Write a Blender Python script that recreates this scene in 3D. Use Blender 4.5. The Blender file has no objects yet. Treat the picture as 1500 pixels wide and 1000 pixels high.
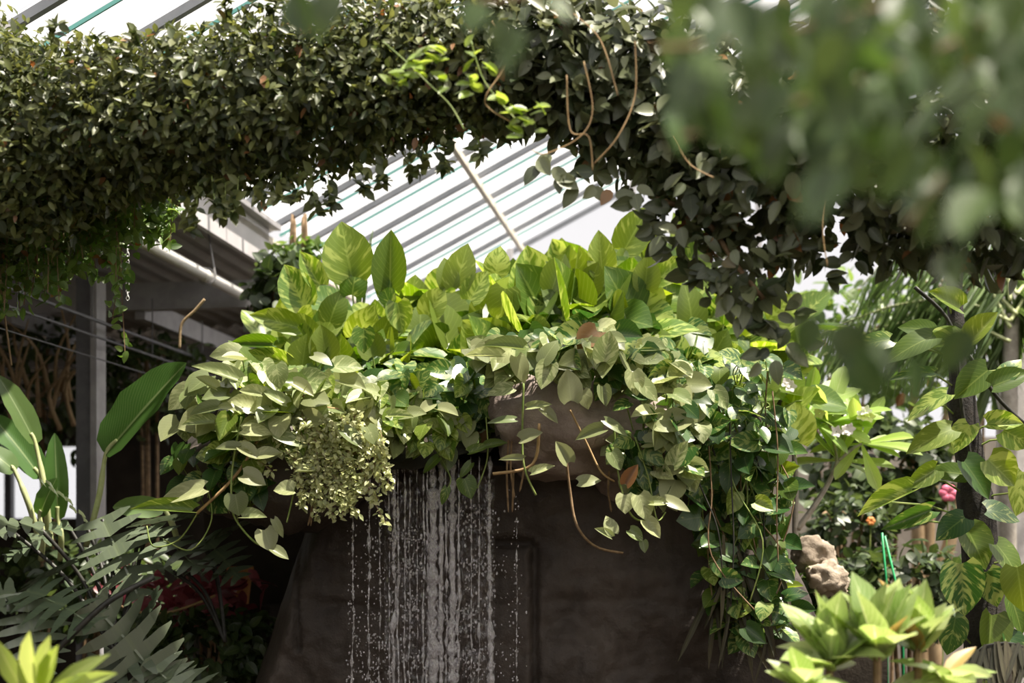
import bpy, bmesh, math, random
import numpy as np
from mathutils import Vector, Matrix, noise

rng = random.Random(7)
scene = bpy.context.scene
COL = scene.collection

# ---------------------------------------------------------------- camera, sky, sun, exposure
F, CX, HY, CZ = 2083.3, 750.0, 810.0, 1.6      # focal length in px of a 1500x1000 frame, horizon row, eye height
def P(px, py, Y):
    return Vector(((px - CX) / F * Y, Y, CZ + (HY - py) / F * Y))
def S(pxs, Y):
    return pxs / F * Y

cam_d = bpy.data.cameras.new('camera')
cam = bpy.data.objects.new('camera', cam_d)
COL.objects.link(cam)
cam.location = (0, 0, CZ)
cam.rotation_euler = (math.radians(90), 0, 0)
cam_d.sensor_width = 36
cam_d.lens = F / 1500 * 36
cam_d.shift_y = (HY - 500) / 1500
cam_d.clip_end = 200
cam_d.dof.use_dof = True
cam_d.dof.focus_distance = 5.3
cam_d.dof.aperture_fstop = 1.9
scene.camera = cam

world = bpy.data.worlds.new('world')
scene.world = world
world.use_nodes = True
bg = world.node_tree.nodes['Background']
bg.inputs[0].default_value = (1.0, 0.975, 0.98, 1)
bg.inputs[1].default_value = 0.55

sun_d = bpy.data.lights.new('sun', 'SUN')
sun_d.energy = 10.0
sun_d.angle = 0.02
sun_d.color = (1.0, 0.91, 0.78)
sun = bpy.data.objects.new('sun', sun_d)
COL.objects.link(sun)
sun.location = (3, 4, 12)
SUN_DIR = Vector((0.38, -0.12, 1.0)).normalized()       # towards the sun
sun.rotation_euler = SUN_DIR.to_track_quat('Z', 'Y').to_euler()

scene.view_settings.view_transform = 'Standard'
scene.view_settings.look = 'None'
scene.view_settings.gamma = 1
scene.view_settings.use_curve_mapping = False
scene.view_settings.exposure = 0.85
scene.cycles.max_bounces = 6
scene.cycles.transparent_max_bounces = 12
scene.cycles.caustics_reflective = False
scene.cycles.caustics_refractive = False

# ---------------------------------------------------------------- helpers
class NT:
    def __init__(self, name):
        self.m = bpy.data.materials.new(name)
        self.m.use_nodes = True
        self.t = self.m.node_tree
        self.t.nodes.clear()
        self.out = self.t.nodes.new('ShaderNodeOutputMaterial')
    def n(self, typ, **kw):
        nd = self.t.nodes.new(typ)
        for k, v in kw.items():
            setattr(nd, k, v)
        return nd
    def link(self, a, b):
        self.t.links.new(a, b)
    def val(self, sock, v):
        if isinstance(v, bpy.types.NodeSocket):
            self.link(v, sock)
        else:
            sock.default_value = v
    def math(self, op, a, b=None, c=None, clamp=False):
        nd = self.n('ShaderNodeMath', operation=op)
        nd.use_clamp = clamp
        self.val(nd.inputs[0], a)
        if b is not None: self.val(nd.inputs[1], b)
        if c is not None: self.val(nd.inputs[2], c)
        return nd.outputs[0]
    def mix(self, fac, a, b):
        nd = self.n('ShaderNodeMix', data_type='RGBA')
        self.val(nd.inputs[0], fac)
        self.val(nd.inputs[6], a if isinstance(a, bpy.types.NodeSocket) else (*a, 1))
        self.val(nd.inputs[7], b if isinstance(b, bpy.types.NodeSocket) else (*b, 1))
        return nd.outputs[2]
    def noise(self, scale, detail=3, vec=None, rough=0.55):
        nd = self.n('ShaderNodeTexNoise')
        nd.inputs['Scale'].default_value = scale
        nd.inputs['Detail'].default_value = detail
        nd.inputs['Roughness'].default_value = rough
        if vec is not None: self.link(vec, nd.inputs['Vector'])
        return nd.outputs['Fac']
    def smooth(self, x, lo, hi):
        nd = self.n('ShaderNodeMapRange', interpolation_type='SMOOTHSTEP')
        self.val(nd.inputs[0], x)
        nd.inputs[1].default_value = lo
        nd.inputs[2].default_value = hi
        return nd.outputs[0]
    def principled(self, color, rough=0.5, spec=0.5, **kw):
        nd = self.n('ShaderNodeBsdfPrincipled')
        self.val(nd.inputs['Base Color'], color if isinstance(color, bpy.types.NodeSocket) else (*color, 1))
        self.val(nd.inputs['Roughness'], rough)
        self.val(nd.inputs['Specular IOR Level'], spec)
        for k, v in kw.items():
            self.val(nd.inputs[k], v)
        return nd
    def done(self, sh):
        self.link(sh, self.out.inputs[0])
        return self.m

def leaf_mat(name, c1, c2, vein=(0.35, 0.42, 0.12), veins=0.35, varieg=0.0, vcol=(0.75, 0.72, 0.35), rough=0.38, spec=0.5,
             transl=0.35, tcol=None, dead=0.0, dead_col=(0.22, 0.11, 0.045), lat=9.0):
    N = NT(name)
    uv = N.n('ShaderNodeUVMap'); uv.uv_map = 'UVMap'
    sp = N.n('ShaderNodeSeparateXYZ'); N.link(uv.outputs[0], sp.inputs[0])
    u, v = sp.outputs[0], sp.outputs[1]
    a = N.math('ABSOLUTE', N.math('SUBTRACT', u, 0.5))
    oi = N.n('ShaderNodeObjectInfo')
    at = N.n('ShaderNodeAttribute'); at.attribute_name = 'rnd'
    rnd = N.math('FRACT', N.math('ADD', oi.outputs['Random'], at.outputs['Fac']))
    rnd2 = N.math('FRACT', N.math('MULTIPLY', rnd, 17.31))
    rnd3 = N.math('FRACT', N.math('MULTIPLY', rnd, 71.7))
    base = N.mix(rnd, c1, c2)
    slant = N.math('SUBTRACT', v, N.math('MULTIPLY', a, 0.75))
    if varieg > 0:
        cv = N.n('ShaderNodeCombineXYZ')
        N.val(cv.inputs[0], N.math('MULTIPLY', slant, 8.0))
        N.val(cv.inputs[1], N.math('MULTIPLY', u, 2.6))
        N.val(cv.inputs[2], N.math('MULTIPLY', rnd, 60.0))
        nz = N.noise(1.0, 3, cv.outputs[0])
        thr = N.math('ADD', nz, N.math('MULTIPLY', N.math('SUBTRACT', rnd2, 0.5), 0.26))
        m = N.smooth(thr, 0.60 - varieg * 0.2, 0.70 - varieg * 0.2)
        base = N.mix(N.math('MULTIPLY', m, 0.5), base, vcol)
    wav = N.math('SINE', N.math('MULTIPLY', slant, lat * 6.283))
    lm = N.smooth(wav, 0.82, 1.0)
    mid = N.smooth(N.math('SUBTRACT', 0.035, a), 0.0, 0.02)
    vm = N.math('MULTIPLY', N.math('MAXIMUM', mid, N.math('MULTIPLY', lm, 0.5)), veins)
    base = N.mix(vm, base, vein)
    if dead > 0:
        base = N.mix(N.smooth(rnd3, 1 - dead - 0.005, 1 - dead + 0.005), base, dead_col)
    br = N.math('ADD', 0.75, N.math('MULTIPLY', rnd2, 0.5))
    hsv = N.n('ShaderNodeHueSaturation'); N.link(base, hsv.inputs['Color']); N.link(br, hsv.inputs['Value'])
    base = hsv.outputs[0]
    pr = N.principled(base, rough, spec)
    tr = N.n('ShaderNodeBsdfTranslucent')
    if tcol:
        N.link(N.mix(0.6, base, tcol), tr.inputs[0])
    else:
        h2 = N.n('ShaderNodeHueSaturation'); N.link(base, h2.inputs['Color'])
        h2.inputs['Saturation'].default_value = 1.15; h2.inputs['Value'].default_value = 1.9
        h2.inputs['Hue'].default_value = 0.485
        N.link(h2.outputs[0], tr.inputs[0])
    mx = N.n('ShaderNodeMixShader'); mx.inputs[0].default_value = transl
    N.link(pr.outputs[0], mx.inputs[1]); N.link(tr.outputs[0], mx.inputs[2])
    return N.done(mx.outputs[0])

def plain_mat(name, c1, c2, scale=8.0, rough=0.6, spec=0.4, bump=0.0, metal=0.0, detail=5):
    N = NT(name)
    tc = N.n('ShaderNodeTexCoord')
    nz = N.noise(scale, detail, tc.outputs['Object'], 0.6)
    col = N.mix(N.smooth(nz, 0.32, 0.68), c1, c2)
    pr = N.principled(col, rough, spec, Metallic=metal)
    if bump > 0:
        b = N.n('ShaderNodeBump'); b.inputs['Strength'].default_value = bump; b.inputs['Distance'].default_value = 0.02
        N.link(N.noise(scale * 4, 5, tc.outputs['Object'], 0.65), b.inputs['Height'])
        N.link(b.outputs[0], pr.inputs['Normal'])
    return N.done(pr.outputs[0])

class MB:
    """collects shapes of ONE part"""
    def __init__(self):
        self.v, self.f = [], []
    def box(self, c, sx, sy, sz, rot=None):
        n = len(self.v)
        for x in (-.5, .5):
            for y in (-.5, .5):
                for z in (-.5, .5):
                    p = Vector((x * sx, y * sy, z * sz))
                    if rot is not None: p = rot @ p
                    self.v.append(Vector(c) + p)
        for q in ((0, 1, 3, 2), (4, 6, 7, 5), (0, 4, 5, 1), (2, 3, 7, 6), (0, 2, 6, 4), (1, 5, 7, 3)):
            self.f.append([n + i for i in q])
        return self
    def tube(self, pts, r, sides=6, cap=True):
        pts = [Vector(p) for p in pts]
        rs = r if isinstance(r, (list, tuple)) else [r] * len(pts)
        n0 = len(self.v)
        prev = None
        for i, p in enumerate(pts):
            t = (pts[min(i + 1, len(pts) - 1)] - pts[max(i - 1, 0)])
            if t.length < 1e-9: t = Vector((0, 0, 1))
            t.normalize()
            if prev is None:
                a = t.cross(Vector((0.3, 1, 0.2)))
                if a.length < 1e-3: a = t.cross(Vector((1, 0, 0)))
            else:
                a = prev - t * prev.dot(t)
            a.normalize(); prev = a
            b = t.cross(a)
            for k in range(sides):
                an = 2 * math.pi * k / sides
                self.v.append(p + (a * math.cos(an) + b * math.sin(an)) * rs[i])
        for i in range(len(pts) - 1):
            for k in range(sides):
                a0 = n0 + i * sides + k; a1 = n0 + i * sides + (k + 1) % sides
                self.f.append([a0, a1, a1 + sides, a0 + sides])
        if cap:
            self.f.append([n0 + k for k in reversed(range(sides))])
            self.f.append([n0 + (len(pts) - 1) * sides + k for k in range(sides)])
        return self
    def grid(self, fn, nu, nv):
        n = len(self.v)
        for j in range(nv + 1):
            for i in range(nu + 1):
                self.v.append(Vector(fn(i / nu, j / nv)))
        for j in range(nv):
            for i in range(nu):
                a = n + j * (nu + 1) + i
                self.f.append([a, a + 1, a + nu + 2, a + nu + 1])
        return self
    def blob(self, c, rx, ry, rz, amp=0.15, fr=1.5, sub=3, seed=0.0):
        bm = bmesh.new()
        bmesh.ops.create_icosphere(bm, subdivisions=sub, radius=1)
        n = len(self.v)
        for v in bm.verts:
            d = v.co.normalized()
            k = 1 + amp * noise.fractal(d * fr + Vector((seed, seed * 1.7, 3.1)), 0.8, 2.0, 4)
            self.v.append(Vector(c) + Vector((d.x * rx, d.y * ry, d.z * rz)) * k)
        for f in bm.faces:
            self.f.append([n + v.index for v in f.verts])
        bm.free()
        return self
    def build(self, name, mat, parent=None, smooth=False):
        me = bpy.data.meshes.new(name)
        off = parent.location if parent is not None else Vector((0, 0, 0))
        me.from_pydata([tuple(p - off) for p in self.v], [], self.f)
        me.materials.append(mat)
        if smooth:
            me.shade_smooth()
        o = bpy.data.objects.new(name, me)
        COL.objects.link(o)
        if parent is not None: o.parent = parent
        return o

def tag(o, label, cat, group=None):
    o['label'] = label; o['category'] = cat
    if group: o['group'] = group
    return o
def thing(name, label, cat, loc, group=None):
    o = bpy.data.objects.new(name, None)
    o.empty_display_size = 0.05
    COL.objects.link(o); o.location = loc
    return tag(o, label, cat, group)
def struct(o):
    o['kind'] = 'structure'; return o

def curve_pts(ctrl, n=10):
    """Catmull-Rom through control points"""
    c = [Vector(p) for p in ctrl]
    if len(c) == 2:
        return [c[0].lerp(c[1], i / n) for i in range(n + 1)]
    out = []
    for i in range(len(c) - 1):
        p0 = c[max(i - 1, 0)]; p1 = c[i]; p2 = c[i + 1]; p3 = c[min(i + 2, len(c) - 1)]
        for k in range(n):
            t = k / n
            out.append(0.5 * ((2 * p1) + (p2 - p0) * t + (2 * p0 - 5 * p1 + 4 * p2 - p3) * t * t + (3 * p1 - p0 - 3 * p2 + p3) * t ** 3))
    out.append(c[-1])
    return out

# ---- leaf meshes: base at origin, tip at +Y (length 1), face normal +Z
def leaf_mesh(name, mat, rows, fold=0.12, droop=0.15, cols=4, wave=0.0, roll=0.0):
    """rows: list of (v, halfwidth, backshift)"""
    vs, fs, uvs = [], [], []
    for r, (v, w, bs) in enumerate(rows):
        for c in range(cols + 1):
            s = c / cols * 2 - 1
            x = s * w
            y = v - bs * abs(s) ** 1.6
            z = fold * abs(x) * 2 - droop * v * v + wave * math.sin(v * 17 + (1.3 if s > 0 else 0)) * abs(s) * w - roll * (abs(s) ** 2) * w
            vs.append((x, y, z)); uvs.append((0.5 + s * 0.5, v))
    for r in range(len(rows) - 1):
        for c in range(cols):
            a = r * (cols + 1) + c
            fs.append((a, a + 1, a + cols + 2, a + cols + 1))
    me = bpy.data.meshes.new(name)
    me.from_pydata(vs, [], fs)
    ul = me.uv_layers.new(name='UVMap')
    for lp in me.loops:
        ul.data[lp.index].uv = uvs[lp.vertex_index]
    me.materials.append(mat)
    me.shade_smooth()
    return me
HEART = [(0.0, .27, .13), (.10, .43, .10), (.26, .50, .03), (.45, .48, 0), (.66, .38, 0), (.86, .18, 0), (1.0, .004, 0)]
OVAL = [(0.0, .03, 0), (.12, .20, .02), (.32, .30, 0), (.55, .29, 0), (.8, .17, 0), (1.0, .004, 0)]
OVAL_S = [(0.0, .04, 0), (.25, .26, 0), (.6, .27, 0), (1.0, .01, 0)]
LANCE = [(0.0, .03, 0), (.2, .11, 0), (.5, .15, 0), (.75, .11, 0), (.92, .04, 0), (1.0, .003, 0)]
STRAP = [(0.0, .03, 0), (.25, .05, 0), (.55, .055, 0), (.8, .04, 0), (1.0, .003, 0)]
BANANA = [(0.0, .03, 0), (.05, .09, .02), (.15, .135, 0), (.3, .155, 0), (.45, .16, 0), (.6, .15, 0), (.75, .125, 0), (.88, .085, 0), (.96, .04, 0), (1.0, .004, 0)]
SPOON = [(0.0, .02, 0), (.3, .07, 0), (.6, .14, 0), (.8, .15, 0), (.93, .09, 0), (1.0, .01, 0)]

def basis(tip, nrm):
    y = Vector(tip).normalized()
    n = Vector(nrm)
    z = n - y * n.dot(y)
    if z.length < 1e-4:
        z = y.orthogonal()
    z.normalize()
    x = y.cross(z)
    return x, y, z
def leaf_mx(pos, tip, nrm, L, W=None):
    x, y, z = basis(tip, nrm)
    W = L if W is None else W
    return Matrix(((x.x * W, y.x * L, z.x * L, pos[0]), (x.y * W, y.y * L, z.y * L, pos[1]), (x.z * W, y.z * L, z.z * L, pos[2]), (0, 0, 0, 1)))
def put(root, me, mx, name='leaf'):
    o = bpy.data.objects.new(name, me)
    COL.objects.link(o)
    if root is not None:
        o.parent = root
        mx = Matrix.Translation(-root.location) @ mx
    o.matrix_basis = mx
    return o
def bulk(name, me, mxs, root, mat=None):
    """many small leaves as one 'stuff' part"""
    nv, nf = len(me.vertices), len(me.polygons)
    co = np.empty(nv * 3); me.vertices.foreach_get('co', co); co = co.reshape(-1, 3)
    li = np.empty(len(me.loops), dtype=np.int64); me.loops.foreach_get('vertex_index', li)
    uv = np.empty(len(me.loops) * 2); me.uv_layers[0].data.foreach_get('uv', uv)
    M = np.array([[list(r) for r in m] for m in mxs])
    k = len(M)
    off = np.array(root.location)
    V = np.einsum('kij,vj->kvi', M[:, :3, :3], co) + M[:, None, :3, 3] - off
    V = V.reshape(-1, 3)
    idx = (li[None, :] + (np.arange(k) * nv)[:, None]).reshape(-1)
    m2 = bpy.data.meshes.new(name)
    m2.vertices.add(len(V)); m2.vertices.foreach_set('co', V.reshape(-1))
    m2.loops.add(len(idx)); m2.loops.foreach_set('vertex_index', idx)
    ls = np.empty(nf, dtype=np.int64); me.polygons.foreach_get('loop_start', ls)
    lt = np.empty(nf, dtype=np.int64); me.polygons.foreach_get('loop_total', lt)
    m2.polygons.add(nf * k)
    m2.polygons.foreach_set('loop_start', (ls[None, :] + (np.arange(k) * len(li))[:, None]).reshape(-1))
    m2.update(calc_edges=True)
    ul = m2.uv_layers.new(name='UVMap'); ul.data.foreach_set('uv', np.tile(uv, k))
    at = m2.attributes.new('rnd', 'FLOAT', 'FACE')
    r = np.random.RandomState(k).rand(k)
    at.data.foreach_set('value', np.repeat(r, nf))
    m2.materials.append(mat or me.materials[0])
    m2.validate()
    m2.shade_smooth()
    o = bpy.data.objects.new(name, m2)
    COL.objects.link(o); o.parent = root
    o['kind'] = 'stuff'
    return o
def rv(a=1.0):
    return Vector((rng.uniform(-a, a), rng.uniform(-a, a), rng.uniform(-a, a)))
def interp(tab, x):
    if x <= tab[0][0]: return tab[0][1]
    for (x0, y0), (x1, y1) in zip(tab, tab[1:]):
        if x <= x1: return y0 + (y1 - y0) * (x - x0) / (x1 - x0)
    return tab[-1][1]

# ---------------------------------------------------------------- materials
M = {}
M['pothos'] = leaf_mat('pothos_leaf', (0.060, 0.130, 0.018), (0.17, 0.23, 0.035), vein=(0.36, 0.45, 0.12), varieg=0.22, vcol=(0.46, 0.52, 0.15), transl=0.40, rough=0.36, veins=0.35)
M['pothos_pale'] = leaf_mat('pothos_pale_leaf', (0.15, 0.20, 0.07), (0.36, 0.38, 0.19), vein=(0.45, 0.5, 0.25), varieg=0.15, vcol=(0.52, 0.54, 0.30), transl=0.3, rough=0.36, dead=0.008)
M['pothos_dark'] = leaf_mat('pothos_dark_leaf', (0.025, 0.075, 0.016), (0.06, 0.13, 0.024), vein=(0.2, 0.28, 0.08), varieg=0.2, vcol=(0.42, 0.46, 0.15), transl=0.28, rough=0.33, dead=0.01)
M['arch_small'] = leaf_mat('small_creeper_leaf', (0.020, 0.036, 0.010), (0.15, 0.165, 0.055), veins=0.25, transl=0.28, rough=0.42, dead=0.015, vein=(0.2, 0.25, 0.1))  # range runs from shadow-black to sunlit tone, light and shade put into leaf colour
M['arch_big'] = leaf_mat('broad_creeper_leaf', (0.022, 0.036, 0.013), (0.15, 0.165, 0.085), veins=0.25, transl=0.22, rough=0.38, dead=0.02, vein=(0.22, 0.25, 0.12))
M['lime'] = leaf_mat('lime_shoot_leaf', (0.18, 0.27, 0.045), (0.28, 0.36, 0.09), veins=0.3, transl=0.45)
M['near'] = leaf_mat('branch_leaf', (0.028, 0.062, 0.014), (0.075, 0.115, 0.038), veins=0.2, transl=0.25, rough=0.4, dead=0.015, dead_col=(0.35, 0.16, 0.07))
M['banana'] = leaf_mat('paddle_leaf', (0.06, 0.15, 0.028), (0.12, 0.20, 0.05), vein=(0.45, 0.55, 0.25), veins=0.45, transl=0.42, rough=0.36, lat=24)
M['philo'] = leaf_mat('split_leaf', (0.065, 0.095, 0.055), (0.13, 0.155, 0.10), vein=(0.16, 0.2, 0.1), veins=0.35, transl=0.15, rough=0.30, spec=0.9)  # greyed base colour paints in the sheen of the sky
M['red'] = leaf_mat('red_leaf', (0.12, 0.022, 0.025), (0.30, 0.09, 0.10), vein=(0.35, 0.1, 0.1), veins=0.2, transl=0.35)
M['yellow'] = leaf_mat('yellow_strap_leaf', (0.30, 0.40, 0.10), (0.42, 0.50, 0.17), vein=(0.75, 0.75, 0.35), veins=0.4, transl=0.4, rough=0.4, lat=0.0)
M['croton'] = leaf_mat('croton_leaf', (0.22, 0.33, 0.09), (0.38, 0.45, 0.20), vein=(0.8, 0.8, 0.5), veins=0.5, transl=0.35, dead=0.04, dead_col=(0.45, 0.32, 0.12))
M['plumeria'] = leaf_mat('plumeria_leaf', (0.20, 0.33, 0.06), (0.34, 0.45, 0.12), vein=(0.5, 0.55, 0.25), veins=0.45, transl=0.4)
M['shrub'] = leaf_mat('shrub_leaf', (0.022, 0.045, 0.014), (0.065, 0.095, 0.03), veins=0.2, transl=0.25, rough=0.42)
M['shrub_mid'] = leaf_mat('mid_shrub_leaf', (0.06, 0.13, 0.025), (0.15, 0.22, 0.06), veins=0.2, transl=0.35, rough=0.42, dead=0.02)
M['palm'] = leaf_mat('palm_leaflet', (0.07, 0.13, 0.035), (0.17, 0.24, 0.09), veins=0.0, transl=0.3, rough=0.35)
M['fern'] = leaf_mat('maidenhair_leaf', (0.30, 0.34, 0.15), (0.55, 0.56, 0.32), veins=0.0, transl=0.35)
M['dry'] = leaf_mat('dry_leaf', (0.03, 0.03, 0.018), (0.09, 0.075, 0.045), veins=0.2, transl=0.2, rough=0.7)
M['stem'] = plain_mat('green_stem', (0.16, 0.24, 0.05), (0.28, 0.33, 0.10), 30, 0.5)
M['stem_pale'] = plain_mat('pale_stem', (0.38, 0.42, 0.18), (0.50, 0.54, 0.28), 20, 0.5)
M['twig'] = plain_mat('brown_twig', (0.16, 0.10, 0.05), (0.30, 0.20, 0.11), 30, 0.7)
M['twig_tan'] = plain_mat('tan_twig', (0.30, 0.19, 0.09), (0.42, 0.28, 0.13), 30, 0.7)
M['dark_stem'] = plain_mat('dark_stem', (0.015, 0.015, 0.012), (0.04, 0.038, 0.03), 30, 0.5)
M['bark_pale'] = plain_mat('pale_bark', (0.30, 0.27, 0.23), (0.45, 0.41, 0.36), 20, 0.8, bump=0.3)
M['bark_dark'] = plain_mat('dark_bark', (0.012, 0.010, 0.009), (0.035, 0.028, 0.024), 25, 0.8, bump=0.5)
M['bark_tan'] = plain_mat('tan_bark', (0.25, 0.17, 0.09), (0.36, 0.26, 0.15), 14, 0.8, bump=0.3)
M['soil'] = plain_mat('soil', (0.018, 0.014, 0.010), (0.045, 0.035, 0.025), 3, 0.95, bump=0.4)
M['steel'] = plain_mat('galvanised_steel', (0.30, 0.29, 0.30), (0.38, 0.37, 0.38), 10, 0.5, 0.4)
M['steel_dark'] = plain_mat('dark_steel', (0.10, 0.10, 0.11), (0.14, 0.14, 0.15), 10, 0.5, 0.4)
M['rafter'] = plain_mat('grey_rafter', (0.17, 0.18, 0.20), (0.23, 0.24, 0.26), 5, 0.5, 0.4)
M['cream'] = plain_mat('cream_purlin', (0.62, 0.57, 0.47), (0.70, 0.65, 0.55), 5, 0.6)
M['white'] = plain_mat('white_board', (0.48, 0.46, 0.47), (0.56, 0.54, 0.55), 2.5, 0.55)
M['white_pipe'] = plain_mat('white_pipe', (0.72, 0.70, 0.66), (0.82, 0.80, 0.77), 8, 0.4)
M['corrugated'] = plain_mat('corrugated_sheet', (0.30, 0.29, 0.28), (0.38, 0.37, 0.36), 4, 0.6)
M['beige'] = plain_mat('beige_render', (0.36, 0.31, 0.27), (0.44, 0.39, 0.34), 2, 0.85, bump=0.15)
M['column'] = plain_mat('concrete_post', (0.50, 0.47, 0.45), (0.60, 0.57, 0.55), 6, 0.8, bump=0.2)
M['boulder'] = plain_mat('boulder_stone', (0.30, 0.24, 0.18), (0.46, 0.38, 0.30), 9, 0.9, bump=0.6)
M['terracotta'] = plain_mat('terracotta', (0.45, 0.18, 0.07), (0.60, 0.27, 0.10), 9, 0.8)
M['green_stake'] = plain_mat('green_stake', (0.02, 0.30, 0.10), (0.03, 0.38, 0.14), 9, 0.4)
M['petal_white'] = plain_mat('white_petal', (0.82, 0.76, 0.72), (0.88, 0.83, 0.80), 9, 0.5)
M['petal_pink'] = plain_mat('pink_petal', (0.70, 0.12, 0.22), (0.80, 0.20, 0.30), 9, 0.5)
M['petal_orange'] = plain_mat('orange_petal', (0.80, 0.25, 0.06), (0.85, 0.33, 0.10), 9, 0.5)
M['chain'] = plain_mat('pale_chain', (0.55, 0.55, 0.55), (0.65, 0.65, 0.65), 9, 0.3)

def rock_material():
    N = NT('wet_rock')
    tc = N.n('ShaderNodeTexCoord')
    o = tc.outputs['Object']
    big = N.noise(1.6, 6, o, 0.62)
    mid = N.noise(7, 6, o, 0.65)
    fine = N.noise(40, 4, o, 0.6)
    col = N.mix(N.smooth(big, 0.33, 0.66), (0.036, 0.028, 0.023), (0.082, 0.065, 0.054))
    col = N.mix(N.math('MULTIPLY', N.smooth(mid, 0.45, 0.75), 0.55), col, (0.11, 0.088, 0.072))
    mp = N.n('ShaderNodeMapping'); mp.inputs['Scale'].default_value = (7, 1, 0.7); N.link(o, mp.inputs['Vector'])
    st = N.noise(1.0, 4, mp.outputs[0], 0.6)
    col = N.mix(N.math('MULTIPLY', N.smooth(st, 0.5, 0.72), 0.5), col, (0.03, 0.023, 0.02))
    pr = N.principled(col, 0.62, 0.35)
    b = N.n('ShaderNodeBump'); b.inputs['Strength'].default_value = 0.5; b.inputs['Distance'].default_value = 0.03
    hh = N.math('ADD', mid, N.math('MULTIPLY', fine, 0.35))
    N.link(hh, b.inputs['Height']); N.link(b.outputs[0], pr.inputs['Normal'])
    return N.done(pr.outputs[0])
M['rock'] = rock_material()
M['ledge'] = plain_mat('ledge_stone', (0.20, 0.155, 0.135), (0.36, 0.29, 0.26), 6, 0.8, bump=0.7)

def glass_roof_mat(name, tint, solid):
    N = NT(name)
    tr = N.n('ShaderNodeBsdfTransparent'); tr.inputs[0].default_value = (*tint, 1)
    tl = N.n('ShaderNodeBsdfTranslucent'); tl.inputs[0].default_value = (0.92, 0.93, 0.95, 1)
    mx = N.n('ShaderNodeMixShader')
    tc = N.n('ShaderNodeTexCoord')
    nz = N.noise(3.0, 4, tc.outputs['Object'])
    N.val(mx.inputs[0], N.math('ADD', solid - 0.08, N.math('MULTIPLY', nz, 0.16)))
    N.link(tr.outputs[0], mx.inputs[1]); N.link(tl.outputs[0], mx.inputs[2])
    return N.done(mx.outputs[0])
M['pane'] = glass_roof_mat('roof_glass', (0.95, 0.96, 0.97), 0.25)
M['clear_pane'] = glass_roof_mat('gable_glass', (0.98, 0.98, 0.99), 0.08)
def teal_mat():
    N = NT('glass_edge')
    return N.done(N.principled((0.10, 0.32, 0.29), 0.3, 0.5).outputs[0])
M['teal'] = teal_mat()

def water_mat(name, solid, gloss=0.10, bscale=60, bst=0.9):
    N = NT(name)
    tr = N.n('ShaderNodeBsdfTransparent'); tr.inputs[0].default_value = (0.97, 0.97, 0.98, 1)
    gl = N.n('ShaderNodeBsdfGlossy'); gl.inputs['Roughness'].default_value = 0.08
    gl.inputs[0].default_value = (1, 0.98, 0.99, 1)
    df = N.n('ShaderNodeBsdfDiffuse'); df.inputs[0].default_value = (0.95, 0.93, 0.95, 1)
    fr = N.n('ShaderNodeFresnel'); fr.inputs[0].default_value = 1.5
    tc = N.n('ShaderNodeTexCoord')
    b = N.n('ShaderNodeBump'); b.inputs['Strength'].default_value = bst; b.inputs['Distance'].default_value = 0.02
    mp = N.n('ShaderNodeMapping'); mp.inputs['Scale'].default_value = (1, 1, 0.45); N.link(tc.outputs['Object'], mp.inputs['Vector'])
    hn = N.noise(bscale, 3, mp.outputs[0])
    N.link(hn, b.inputs['Height'])
    for nd in (gl, df, fr): N.link(b.outputs[0], nd.inputs['Normal'])
    m1 = N.n('ShaderNodeMixShader'); m1.inputs[0].default_value = solid
    N.link(tr.outputs[0], m1.inputs[1]); N.link(df.outputs[0], m1.inputs[2])
    m2 = N.n('ShaderNodeMixShader')
    N.link(N.math('ADD', N.math('MULTIPLY', fr.outputs[0], gloss * 5), gloss * .5, clamp=True), m2.inputs[0])
    N.link(m1.outputs[0], m2.inputs[1]); N.link(gl.outputs[0], m2.inputs[2])
    return N.done(m2.outputs[0])
M['water'] = water_mat('water', 0.20, 0.24)
M['water_white'] = water_mat('foaming_water', 0.26, 0.3, 90, 1.0)
M['water_film'] = water_mat('water_film', 0.0, 0.06, 11, 0.9)

# leaf meshes
LM = {}
def both(key, mat, rows, **kw):
    LM[key] = [leaf_mesh(key + '_leaf', M[mat], rows, fold=f, droop=d, **kw) for f, d in ((.16, .10), (.05, .25), (.26, .02))]
both('pothos', 'pothos', HEART)
both('pothos_pale', 'pothos_pale', HEART)
both('pothos_dark', 'pothos_dark', HEART)
both('arch_small', 'arch_small', OVAL_S, cols=2)
both('arch_big', 'arch_big', OVAL, cols=2)
both('lime', 'lime', OVAL, cols=2)
both('near', 'near', OVAL, cols=4)
both('red', 'red', SPOON, cols=2)
both('yellow', 'yellow', LANCE, cols=4)
both('croton', 'croton', OVAL, cols=4)
both('plumeria', 'plumeria', SPOON, cols=4)
both('shrub', 'shrub', OVAL, cols=2)
both('shrub_mid', 'shrub_mid', OVAL, cols=2)
both('ivy', 'shrub', HEART, cols=2)
both('fern', 'fern', OVAL_S, cols=2)
both('dry', 'dry', STRAP, cols=2)
both('palmleaf', 'palm', STRAP, cols=2)
LM['banana'] = [leaf_mesh('paddle_leaf', M['banana'], BANANA, fold=f, droop=d, cols=6, wave=0.10) for f, d in ((.20, .12), (.12, .25), (.28, .04))]
def pick(k):
    return rng.choice(LM[k])

# ---------------------------------------------------------------- the glasshouse shell
DL = Vector((0.149, 1, 0)).normalized()       # along the building
DC = Vector((DL.y, -DL.x, 0))                 # across it, up the roof
E0 = Vector((-1.47, 8.5, 3.58))               # a point of the eave
TAN = 0.51
ROTD = Matrix.Rotation(math.atan2(DC.y, DC.x), 3, 'Z')
def R(s, c, h=0.0):
    """roof point: s along the eave, c across from it, h above the glass"""
    return E0 + DL * s + DC * c + Vector((0, 0, TAN * c + h))
def G(s, c, z):
    p = E0 + DL * s + DC * c
    return Vector((p.x, p.y, z))
S0, S1, RIDGE, BAY = -14.0, 3.3, 6.6, 0.54

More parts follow.
